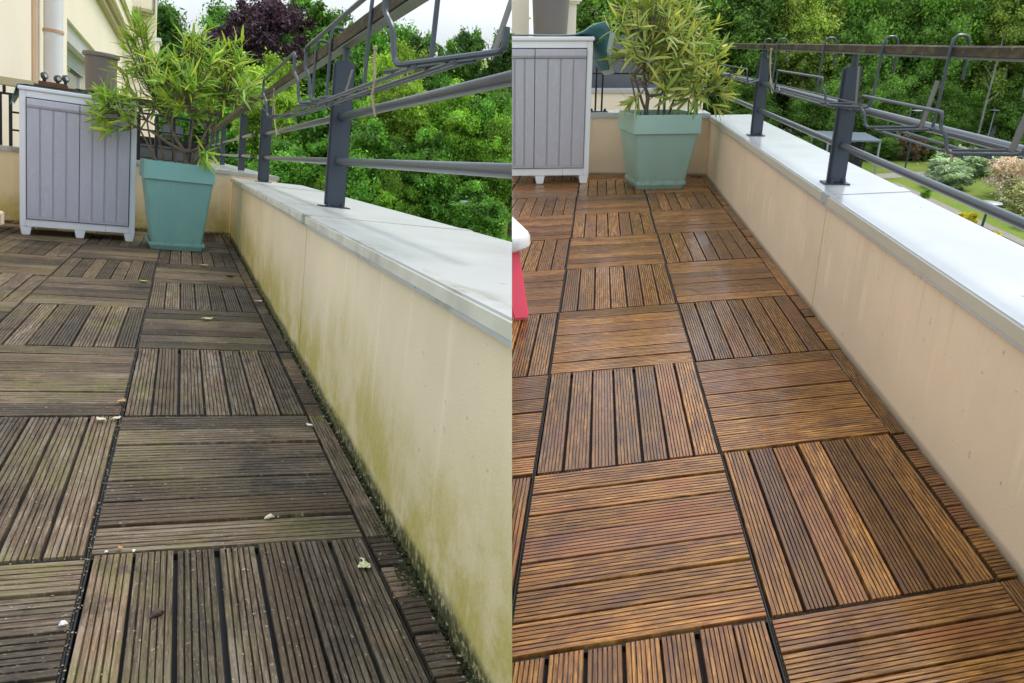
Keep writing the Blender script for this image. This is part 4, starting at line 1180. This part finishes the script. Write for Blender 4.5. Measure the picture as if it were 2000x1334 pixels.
litter('fallen_leaf', 'rust brown curled leaf just above the cream folded leaf', 'leaf', (-0.006, 0.93), 'leaf', M['dryleaf'], 0.034, 1.2)
litter('fallen_leaf', 'fresh green leaf on a middle tile edge of the grimy deck', 'leaf', (-0.04, 3.21), 'leaf', M['greenleaf'], 0.05, 0.1)
litter('fallen_leaf', 'yellow leaf scrap in the middle of the brown tile by the wall', 'leaf', (0.26, 2.21), 'leaf', M['petal'], 0.045, 0.4)
litter('fallen_leaf', 'white petal by the foot of the algae wall', 'leaf', (0.525, 2.75), 'leaf', M['chip'], 0.04, 0.5)
litter('fallen_leaf', 'small orange leaf bit at the tile corner in front', 'leaf', (0.05, 0.012), 'leaf', M['dryleaf'], 0.012, 1.9)
litter('snail_shell', 'small round beige shell on the ridged tile beside the edge strip', 'shell', (0.322, 0.11), 'pod', M['paleleaf'], 0.015, 0.3)
litter('plastic_scrap', 'tiny blue plastic scrap next to the beige shell', 'scrap', (0.340, 0.112), 'chip', M['bluebit'], 0.005, 1.0)
litter('stone_chip', 'white crumb wedged at the tile corner in front', 'chip', (0.028, 0.006), 'chip', M['chip'], 0.007, 0.4)
litter('stone_chip', 'cream crumb on the slat end right of the tile corner', 'chip', (0.073, 0.002), 'chip', M['chip'], 0.007, 1.3)
litter('fallen_leaf', 'pale shrivelled leaf in front of the teal planter', 'leaf', (0.29, 4.06), 'leaf', M['paleleaf'], 0.05, 0.3)
litter('fallen_leaf', 'dark twiggy leaf near the wall in front of the teal planter', 'leaf', (0.43, 3.62), 'leaf', M['seedpod'], 0.06, 0.2)
litter('fallen_leaf', 'grey-white leaf skeleton at the start of the edge strip', 'leaf', (0.488, 0.70), 'leaf', M['chip'], 0.022, 2.2)

def scatter(name, side, n, fn, mat, smin, smax):
    V, FS = [], []
    o = 0
    for _ in range(n):
        x, y, z = fn()
        s = rnd.uniform(smin, smax)
        for a in range(4):
            V.append((x + s * math.cos(a * 1.57 + x * 90) * rnd.uniform(.5, 1.3), y + s * math.sin(a * 1.57 + x * 90) * rnd.uniform(.5, 1.3), z))
        V.append((x, y, z + s * rnd.uniform(0.4, 0.9)))
        FS += [(o, o + 1, o + 4), (o + 1, o + 2, o + 4), (o + 2, o + 3, o + 4), (o + 3, o, o + 4), (o + 3, o + 2, o + 1, o)]
        o += 5
    me = bpy.data.meshes.new(name); me.from_pydata(V, [], FS); me.materials.append(mat)
    return structure(name, me, side, kind='stuff')
def joint_pt():
    y = 5.5 * rnd.random() ** 1.6 - 0.45
    r = rnd.random()
    if r < 0.45: return (0.0 + rnd.gauss(0, .004), y, -0.004)
    if r < 0.7: return (rnd.uniform(-0.5, .5), 0.8215 * round(y / 0.8215) + rnd.gauss(0, .004), -0.004)
    return (rnd.uniform(-0.3, .5), y, 0.0006)
scatter('crumbs', 'L', 900, joint_pt, M['debris'], 0.0006, 0.0026)
def gap_pt():
    y = 6.2 * rnd.random() ** 1.5 - 0.5
    return (rnd.uniform(0.545, 0.564), y, rnd.uniform(-0.018, 0.0))
scatter('dead_leaf_crumbs', 'L', 500, gap_pt, M['debris'], 0.0015, 0.0050)
def moss_pt():
    y = 6.6 * rnd.random() ** 1.5 - 0.55
    k = mnoise.noise(Vector((y * 2.2, 0, 7)))
    if k < -0.05: y += 0.12
    return (rnd.gauss(0.560, 0.006), y, rnd.uniform(-0.018, -0.002))
scatter('moss', 'L', 2600, moss_pt, M['moss'], 0.003, 0.009)
def moss2_pt():
    y = -0.13 + rnd.gauss(0, 0.13)
    return (rnd.uniform(0.525, 0.556), y, -0.0035)
scatter('moss', 'L', 700, moss2_pt, M['moss'], 0.0015, 0.004)

# ------------------------------------------------------------------ trees and the garden
def crown_mesh(name, mat, seed, nlobe, nleaf, leaf, aspect=1.7, tips=0.25, column=0.0, spread=(0.5, 1.55), tipcol=(1.5, 1.35, 0.9), core=0.25, zs=1.0):
    """unit crown: radius 1 about the z axis, z from 0 to 2"""
    r = np.random.default_rng(seed)
    d = r.normal(size=(nlobe, 3)); d /= np.linalg.norm(d, axis=1)[:, None]
    rad = r.uniform(core, 0.93, nlobe)
    c = d * rad[:, None]
    c[:, 2] *= zs
    if column: c[:, 2] = r.uniform(-0.85, 0.85, nlobe) * zs; tap = 1 - column * (c[:, 2] / zs + 0.85) / 1.7; c[:, 0] *= tap; c[:, 1] *= tap
    lr = r.uniform(0.13, 0.36, nlobe) * (1 - 0.45 * np.clip(rad - 0.5, 0, 1))
    lt = r.uniform(0.55, 1.42, nlobe)
    k = r.integers(0, nlobe, nleaf)
    n = r.normal(size=(nleaf, 3)); n[:, 2] += 0.35; n /= np.linalg.norm(n, axis=1)[:, None]
    p = c[k] + n * (lr[k] * (r.uniform(0.35, 1.0, nleaf) ** 0.5) * r.uniform(0.85, 1.2, nleaf))[:, None]
    st = r.uniform(0.55, 1.6, (nlobe, 3)); st[:, 2] *= 0.85
    p = c[k] + n * st[k] * (lr[k] * (r.uniform(0.25, 1.0, nleaf) ** 0.6) * np.exp(r.normal(0, 0.22, nleaf)))[:, None]
    p += 0.045 * np.sin(p[:, [1, 2, 0]] * 9.0 + seed) + 0.03 * np.sin(p[:, [2, 0, 1]] * 19.0)
    nn = n + r.normal(size=(nleaf, 3)) * 0.75; nn /= np.linalg.norm(nn, axis=1)[:, None]
    a = np.cross(nn, r.normal(size=(nleaf, 3))); a /= np.linalg.norm(a, axis=1)[:, None]
    b = np.cross(nn, a)
    s = leaf * r.uniform(spread[0], spread[1], nleaf)[:, None]
    V = np.stack([p - a * s * aspect * 0.5, p + b * s * 0.42 - nn * s * 0.1, p + a * s * aspect * 0.5, p - b * s * 0.42 - nn * s * 0.1], 1).reshape(-1, 3)
    V[:, 2] += zs
    me = bpy.data.meshes.new(name)
    me.vertices.add(len(V)); me.vertices.foreach_set('co', V.astype(np.float32).ravel())
    me.loops.add(len(V)); me.loops.foreach_set('vertex_index', np.arange(len(V), dtype=np.int32))
    me.polygons.add(nleaf)
    me.polygons.foreach_set('loop_start', np.arange(0, len(V), 4, dtype=np.int32))
    me.update(calc_edges=True)
    tint = (lt[k] * r.uniform(0.72, 1.3, nleaf))[:, None] * np.ones(3)
    tm = (r.random(nleaf) < tips * np.clip((p[:, 2] / zs + 0.6), 0, 1.4))
    tint[tm] *= np.array(tipcol)
    col = np.concatenate([tint, np.ones((nleaf, 1))], 1).repeat(4, 0).astype(np.float32)
    at = me.color_attributes.new('tint', 'FLOAT_COLOR', 'POINT')
    at.data.foreach_set('color', col.ravel())
    me.materials.append(mat)
    return me

ZS = {'yellower': 1.5, 'mid': 1.3, 'bright': 1.5, 'plum': 1.15, 'dark': 1.9, 'wood': 1.7, 'woodbright': 1.9}
CR = {
    'mid': [crown_mesh('crown', M['crown_mid'], 11 + k, 110, 60000, 0.041, zs=ZS['mid']) for k in range(2)],
    'bright': [crown_mesh('crown', M['crown_bright'], 21 + k, 100, 52000, 0.042, zs=ZS['bright'], tips=0.35, tipcol=(1.3, 1.2, 0.9)) for k in range(1)],
    'yellower': [crown_mesh('crown', M['crown_yellower'], 25, 100, 48000, 0.042, zs=ZS['yellower'], tips=0.4, tipcol=(1.35, 1.25, 0.9))],
    'plum': [crown_mesh('crown', M['crown_plum'], 31, 130, 50000, 0.037, zs=ZS['plum'], tips=0.2, tipcol=(2.2, 1.8, 1.9))],
    'dark': [crown_mesh('crown', M['crown_dark'], 41 + k, 110, 40000, 0.042, zs=ZS['dark'], aspect=2.6, column=0.55) for k in range(1)],
    'wood': [crown_mesh('crown', M['crown_wood'], 51 + k, 190, 80000, 0.034, zs=ZS['wood']) for k in range(2)],
    'woodbright': [crown_mesh('crown', M['crown_woodbright'], 61, 130, 56000, 0.040, zs=ZS['woodbright'], tips=0.3)],
}
def tree(kind, label, x, y, top, r, zb, group, trunk=None, z0=0.0, extra_scale=1.0):
    t = thing('tree', label, 'tree', 'W', (x, y, z0), rnd.uniform(0, 6.28), group)
    me = rnd.choice(CR[kind])
    c = link('crown', me, t)
    c.location = (0, 0, zb); c.scale = (r, r, (top - zb) / 1.95 / ZS[kind])
    tb = MB()
    hgt = zb + (top - zb) * 0.55
    r0 = 0.05 + 0.016 * top
    tb.tube([(0, 0, -0.3), (0.05 * r, 0, hgt * 0.4), (-0.04 * r, 0.03 * r, hgt)], [r0, r0 * 0.75, r0 * 0.3], 8)
    for k in range(6):
        a = k * 1.05 + rnd.random()
        z1 = zb + (hgt - zb) * (0.1 + 0.14 * k)
        tb.tube([(0, 0, z1), (0.35 * r * math.cos(a), 0.35 * r * math.sin(a), z1 + 0.3 * r), (0.7 * r * math.cos(a), 0.7 * r * math.sin(a), z1 + 0.55 * r)], [r0 * 0.4, r0 * 0.28, r0 * 0.1], 6)
    tb.build('trunk', trunk or M['trunk'], t, 0, True)
    return t

GL = 'trees in the belt beyond the left railing'
at = lambda px, Y: (px - 1000) / 1500 * (Y * 0.9317 + 0.3)
# left belt: (pixel-free) x, y, top height, crown radius
left = [('mid', -23.5, 50, 9.9, 3.2, 1.2, 'tall mid green tree behind the left oleander, against the sky'),
        ('dark', -20.2, 49, 10.6, 2.6, 1.0, 'dark pointed tree left of the purple plum tree'),
        ('dark', -25.8, 52, 11.0, 2.4, 1.0, 'dark pointed tree nearest the cream house'),
        ('mid', -18.0, 53, 11.0, 2.6, 2.0, 'mid green tree top left of the purple plum, behind it'),
        ('plum', -13.9, 46, 11.1, 3.0, 3.9, 'purple-leaved plum tree rising above the green belt'),
        ('mid', -11.2, 47, 10.6, 3.3, 2.0, 'mid green tree just right of the purple plum tree'),
        ('mid', -7.9, 48, 10.0, 2.6, 2.0, 'mid green tree behind the near wire holder, second right of the plum'),
        ('dark', -5.2, 47, 8.9, 2.0, 1.0, 'dark pointed tree in the middle gap below the mossy handrail'),
        ('dark', -2.4, 46, 9.1, 1.8, 0.8, 'dark feathery tree under the open sky at centre'),
        ('mid', -3.7, 45, 8.3, 1.8, 0.8, 'rounded green tree under the open sky, left of the centre line'),
        ('dark', -0.6, 46, 9.0, 1.8, 0.8, 'dark feathery tree right at the centre line'),
        ('yellower', -5.05, 36, 8.15, 1.75, 2.2, 'yellow-green tree standing behind the near left post'),
        ('yellower', -11.6, 39, 7.6, 2.0, 1.6, 'yellow-green tree below the purple plum tree'),
        ('bright', -2.55, 36, 6.9, 1.7, 2.0, 'yellow-green tree right of the near left post, near the join'),
        ('mid', -8.4, 37, 6.6, 2.1, 0.6, 'low round green tree left of the near left post'),
        ('mid', -13.7, 41, 6.5, 2.3, 0.4, 'low round green tree between oleander and far left post'),
        ('mid', -1.0, 37, 6.6, 1.9, 0.6, 'low round green tree by the centre line'),
        ('bright', -0.1, 34.5, 5.6, 1.4, 0.8, 'small yellow-green tree cut by the centre line'),
        ('mid', -3.3, 33.5, 4.9, 1.8, 0.0, 'green bush-like tree behind the small left lamp post'),
        ('mid', -6.3, 34, 5.2, 2.0, 0.0, 'green bush-like tree behind the lower rail'),
        ('bright', -4.8, 32.5, 3.7, 1.1, 0.2, 'small yellow-green tree beside the near left post foot'),
        ('mid', -9.9, 35, 4.6, 1.9, -0.2, 'green bush-like tree beside the far left post'),
        ('mid', -1.3, 31.5, 3.1, 1.6, -0.4, 'low dark bush-like tree under the small left lamp post'),
        ('bright', -7.6, 33, 3.2, 1.3, -0.2, 'small yellow-green tree low behind the left coping'),
        ('mid', -16.5, 43, 5.6, 2.2, 0.0, 'green bush-like tree low behind the oleander'),
        ('mid', -19.5, 45, 6.4, 2.6, 0.0, 'large green bush-like tree behind the oleander stems')]
for kind, x, y, top, r, zb, lab in left:
    tree(kind, lab, x, y, top, r, zb, GL)
GR = 'tall trees of the wood beyond the right railing'
wood = [('wood', 6.2, 66, 15.0, 4.6, 1.0, 'dense dark tree between cabinet and right oleander'),
        ('wood', 12.5, 66, 16.0, 4.8, 1.0, 'dense green tree behind the right oleander'),
        ('wood', 19.0, 68, 16.5, 4.6, 1.0, 'broad dark green tree just right of the oleander'),
        ('woodbright', 23.2, 65, 13.2, 2.7, 3.0, 'bright yellow-green tree above the middle wire holder'),
        ('wood', 28.0, 67, 16.5, 4.3, 1.0, 'broad green tree above the near right post'),
        ('wood', 34.0, 66, 16.0, 4.0, 2.0, 'broad green tree above the nearest right holder'),
        ('woodbright', 38.8, 64, 14.6, 2.8, 3.4, 'bright tree with a pale trunk at upper right'),
        ('wood', 43.0, 67, 16.0, 4.0, 1.0, 'tall green tree at the right picture edge'),
        ('woodbright', 44.5, 61, 11.2, 3.0, 2.4, 'bright leafy tree low at the right picture edge'),
        ('wood', 23.5, 72, 18.0, 4.6, -1.0, 'tall back-row tree behind the bright yellow-green tree'),
        ('wood', 31.5, 73, 18.5, 4.6, -1.0, 'tall back-row tree between the two broad green trees'),
        ('wood', 39.0, 73, 18.5, 4.6, -1.0, 'tall back-row tree behind the pale-trunked tree'),
        ('wood', 47.0, 73, 18.0, 4.6, -1.0, 'tall back-row tree beyond the right picture edge tree'),
        ('wood', 8.5, 73, 18.0, 4.8, -1.0, 'tall back-row tree above the right oleander'),
        ('wood', 16.0, 74, 18.5, 4.8, -1.0, 'tall back-row tree right of the oleander top'),
        ('wood', 24.0, 62, 6.4, 2.4, -0.2, 'lower leafy tree behind the flat-roofed shelter'),
        ('wood', 28.8, 62.5, 6.8, 2.4, -0.4, 'lower leafy tree right of the flat-roofed shelter'),
        ('wood', 33.2, 63, 6.0, 2.4, -0.4, 'lower leafy tree behind the tall thin lamp'),
        ('wood', 40.3, 64, 6.6, 2.4, -0.4, 'lower leafy tree right of the slim grey lamp'),
        ('wood', 18.8, 64, 6.0, 2.6, -0.4, 'lower leafy tree at the far right post'),
        ('wood', 36.8, 65, 5.6, 2.3, -0.4, 'lower leafy tree between the tall thin lamp and the slim grey lamp'),
        ('wood', 44.8, 65, 6.0, 2.6, -0.4, 'lower leafy tree at the right picture edge under the bright one'),
        ('wood', 14.5, 66, 6.2, 2.8, -0.4, 'lower leafy tree just right of the oleander leaves'),
        ('wood', 52.0, 70, 17.0, 4.8, -0.5, 'tall tree at the far right end of the wood')]
for kind, x, y, top, r, zb, lab in wood:
    tree(kind, lab, x, y, top, r, zb, GR, M['paletrunk'] if 'pale' in lab else None)
for x, y, h, lean, lab in ((39.9, 62.5, 11.0, -0.6, 'slender pale bare trunk standing at upper right among the wood'), (36.5, 62.0, 9.0, 0.4, 'slender grey bare trunk left of the pale one in the wood'), (30.6, 61.5, 4.2, 0.1, 'short thin pale stem at the lawn edge beside the shelter')):
    t = thing('bare_trunk', lab, 'tree', 'W', (x, y, 0))
    m = MB(); m.tube([(0, 0, -0.2), (lean * 0.3, 0, h * 0.4), (lean, 0, h)], [0.11, 0.09, 0.04], 8)
    m.build('trunk', M['paletrunk'], t, 0, True)
    m = MB()
    for k in range(4):
        a = k * 1.7
        m.tube([(lean * 0.5, 0, h * (0.45 + 0.1 * k)), (lean * 0.5 + 0.9 * math.cos(a), 0.9 * math.sin(a), h * (0.55 + 0.1 * k))], [0.04, 0.012], 5)
    m.build('limb', M['paletrunk'], t, 0, True)

# ground
gr = MB(); gr.poly([(-260, -60, 0), (300, -60, 0), (300, 420, 0), (-260, 420, 0)], [(0, 1, 2, 3)])
structure('ground', gr.mesh('ground', M['lawn']))
ff = MB(); ff.prism([(-40, 62.5), (14, 62.5), (24, 61), (60, 60.5), (60, 130), (-40, 130)], -0.3, 0.02)
structure('forest_floor', ff.mesh('forest_floor', simple('leaf_litter', (0.035, 0.030, 0.018), 0.95, 0.4, 2)))
ph = MB(); ph.prism([(20.5, 50.9), (23.6, 50.9), (30.4, 53.0), (36, 54.9), (44, 56.6), (44, 57.9), (35.5, 56.2), (29.5, 54.3), (24.2, 52.9), (20.5, 52.9)], -0.05, 0.012)
structure('path', ph.mesh('path', M['path']))
kb = MB(); kb.prism([(22.2, 33.0 - 3), (22.75, 33.0 - 3), (24.6, 49.2), (24.1, 49.3)], -0.1, 0.06); structure('kerb', kb.mesh('kerb', M['kerb']))
gs = MB(); gs.prism([(21.2, 29), (22.17, 29.9), (24.05, 49.3), (23.3, 49.3)], -0.1, 0.016); structure('gravel_strip', gs.mesh('gravel_strip', M['path']))

# shelter
sh = thing('garden_shelter', 'flat blue-grey roofed garden shelter with dark slatted screens on the lawn', 'shelter', 'W', (20.65, 51.55, 0))
q = [(0, 0), (3.3, -0.56), (4.26, 4.24), (0.96, 5.58)]
MB().prism(q, 2.36, 2.46).build('roof', M['shelterroof'], sh)
for x, y in ((0.06, 0.05), (3.22, -0.45), (4.15, 4.1), (1.0, 5.4)):
    MB().box(x - 0.05, y - 0.05, 0, x + 0.05, y + 0.05, 2.358).build('post', M['lampgrey'], sh)
for k in range(12):
    z = 0.15 + k * 0.175
    MB().box(0.12, 0.55, z, 2.6, 0.60, z + 0.12).build('slat', M['slat'], sh)
for k in range(12):
    z = 0.15 + k * 0.175
    MB().box(2.62, 0.60, z, 2.67, 3.2, z + 0.12).build('slat', M['slat'], sh)
for x, y in ((0.12, 0.615), (1.35, 0.615), (2.70, 0.56), (2.70, 3.2)):
    MB().box(x - 0.045, y, 0, x + 0.045, y + 0.08, 2.355).build('screen_post', M['slat'], sh)

def lamp(label, x, y, h, rd, r, mat, lean=0.0):
    t = thing('garden_lamp', label, 'lamp', 'W', (x, y, 0), 0, 'garden lamps')
    MB().tube([(0, 0, 0), (0, 0, h * 0.05), (lean, 0, h - 0.12)], [r * 1.4, r, r * 0.8], 10).build('pole', mat, t, 0, True)
    MB().lathe([(0.03, h - 0.12), (rd * 0.25, h - 0.07), (rd * 0.97, h - 0.035), (rd, h - 0.02), (rd * 0.95, h), (0.02, h + 0.03)], 24, lean, 0).build('lamp_head', M['lampgrey'], t, 0, True)
lamp('slim grey garden lamp with flat disc head before the wood at far right', 37.30, 62.0, 3.5, 0.37, 0.05, M['lampgrey'], 0.15)
lamp('tall thin garden lamp with disc head between the shelter and the right holder', 26.7, 52.9, 4.2, 0.33, 0.055, M['lampgreen'], 0.15)
lamp('garden lamp whose disc head shows left of the near right post', 23.6, 66.0, 2.1, 0.42, 0.05, M['lampgreen'])
lamp('nearest garden lamp seen from above by the golden bush, dark post', 18.45, 30.0, 2.55, 0.46, 0.06, M['lampgreen'], 0.26)
lamp('small lone garden lamp in front of the left trees', -1.98, 30.8, 2.45, 0.20, 0.035, M['lampgrey'], 0.07)

SH = {k: [crown_mesh('foliage', M['shrub_' + k], 80 + i, 60, 22000, lf * 0.62, asp, 0.3, tipcol=tc) for i in range(1)] for k, lf, asp, tc in
      (('silver', 0.13, 4.0, (1.2, 1.15, 1.1)), ('pink', 0.075, 1.7, (1.25, 1.2, 1.15)), ('vari', 0.085, 1.6, (2.0, 1.7, 1.9)), ('gold', 0.10, 1.7, (1.2, 1.2, 1)), ('red', 0.09, 1.7, (1.3, 1.1, 1)))}
SH['green'] = CR['wood']; SH['lime'] = CR['bright']
SZ = {'green': ZS['wood'], 'lime': ZS['bright']}
def shrub(kind, label, x, y, r, h, group='shrubs in the garden', sx=1.0):
    t = thing('shrub', label, 'shrub', 'W', (x, y, 0), rnd.uniform(0, 6), group)
    c = link('foliage', SH[kind][0], t)
    c.scale = (r * sx, r, h / 1.8 / SZ.get(kind, 1.0)); c.location = (0, 0, -0.12 * h)
    m = MB()
    for k in range(4):
        a = k * 1.57
        m.tube([(0, 0, -0.1), (0.2 * r * math.cos(a), 0.2 * r * math.sin(a), h * 0.3), (0.5 * r * math.cos(a), 0.5 * r * math.sin(a), h * 0.6)], [0.04, 0.03, 0.012], 5)
    m.build('stem', M['trunk'], t)
for a in (('silver', 'wide silver-green spiky shrub at the end of the garden path', 30.6, 52.6, 2.0, 1.75),
          ('silver', 'small silver-green spiky shrub in front of the wide one', 26.9, 47.8, 1.25, 1.5),
          ('silver', 'silver-green shrub at the right edge behind the pink bush', 36.0, 53.5, 1.7, 1.7),
          ('pink', 'pale pink flushed round bush beside the lawn at right', 28.9, 44.6, 1.75, 2.5),
          ('vari', 'variegated green and cream bush at the right edge below the pink one', 26.9, 39.6, 1.7, 1.9),
          ('vari', 'second variegated bush lower at the right edge', 25.6, 36.6, 1.2, 1.2),
          ('gold', 'small golden yellow ball bush by the nearest garden lamp', 21.9, 36.6, 0.50, 0.85),
          ('gold', 'tiny golden tuft at the gravel edge', 22.2, 34.6, 0.26, 0.35),
          ('lime', 'small lime green shrub against the shelter screen', 22.9, 52.6, 0.55, 1.25),
          ('lime', 'lime shrub left of the shelter under the lower rail', 21.3, 58.5, 1.0, 2.0),
          ('lime', 'thin lime sapling on the lawn beside the path', 27.4, 48.9, 0.28, 1.2),
          ('lime', 'small lime weed by the gravel strip', 23.8, 44.2, 0.28, 0.6),
          ('red', 'russet shrub at the foot of the wood beside the tall thin lamp', 30.2, 59.5, 1.2, 2.0),
          ('red', 'russet shrub at the foot of the wood behind the silver shrub', 36.6, 57.8, 0.8, 1.6)):
    shrub(*a)
for i, (x, y, r, h) in enumerate(((19.5, 60, 1.5, 2.2), (23.0, 60.5, 1.5, 2.2), (26.0, 59.8, 1.4, 2.0), (28.2, 59.8, 1.3, 2.0), (31.8, 59.6, 1.2, 2.1), (33.6, 59.2, 1.3, 2.2), (35.4, 59.4, 1.2, 1.9), (38.2, 58.2, 1.4, 2.2), (40.5, 58.5, 1.5, 2.4))):
    where = ['by the far right post', 'behind the shelter roof left end', 'behind the shelter roof right end', 'right of the shelter post', 'right of the russet shrub by the tall lamp', 'second right of that russet shrub', 'above the wide silver shrub', 'left of the slim grey lamp foot', 'right of the slim grey lamp foot'][i]
    shrub('green', 'low green shrub at the wood edge ' + where, x, y, r, h)

# ------------------------------------------------------------------ each terrace ends at the party plane x = 0 between the two homes
bpy.context.view_layer.update()
GAP = 0.0003
own = {}
for o in list(bpy.data.objects):
    side = HALF.get(o.name)
    if o.type != 'MESH' or side not in ('L', 'R'):
        continue
    mw = o.matrix_world
    n = len(o.data.vertices)
    co = np.empty(n * 3, dtype=np.float32); o.data.vertices.foreach_get('co', co)
    m = np.array(mw)
    xs = co.reshape(-1, 3) @ m[0, :3] + m[0, 3]
    if side == 'R': xs = -xs
    if xs.max() <= -GAP:
        continue
    own[o] = 'out' if xs.min() >= -GAP else 'cut'
for o, what in own.items():
    if what == 'cut':
        me = o.data.copy(); o.data = me
        inv = o.matrix_world.inverted()
        sgn = 1 if HALF[o.name] == 'L' else -1
        co = inv @ Vector((-GAP * sgn, 0, 0))
        no = (o.matrix_world.to_3x3().transposed() @ Vector((sgn, 0, 0))).normalized()
        bm = bmesh.new(); bm.from_mesh(me)
        r = bmesh.ops.bisect_plane(bm, geom=bm.verts[:] + bm.edges[:] + bm.faces[:], dist=1e-6, plane_co=co, plane_no=no, clear_outer=True)
        ed = [e for e in r['geom_cut'] if isinstance(e, bmesh.types.BMEdge)]
        if ed and not o.name.startswith(('leaf', 'foliage')):
            try: bmesh.ops.edgeloop_fill(bm, edges=ed)
            except Exception: pass
        bm.to_mesh(me); bm.free()
gone = {o.name for o, w in own.items() if w == 'out'}
for nm in sorted(gone):
    o = bpy.data.objects.get(nm)
    if o is None:
        continue
    if all(c.name in gone for c in o.children_recursive):
        for c in [c.name for c in o.children_recursive]:
            bpy.data.objects.remove(bpy.data.objects[c])
        bpy.data.objects.remove(bpy.data.objects[nm])
    else:
        o.data = o.data.copy()
        o.data.clear_geometry()
for o in [o.name for o in bpy.data.objects if o.type == 'EMPTY' and not o.children]:
    bpy.data.objects.remove(bpy.data.objects[o])
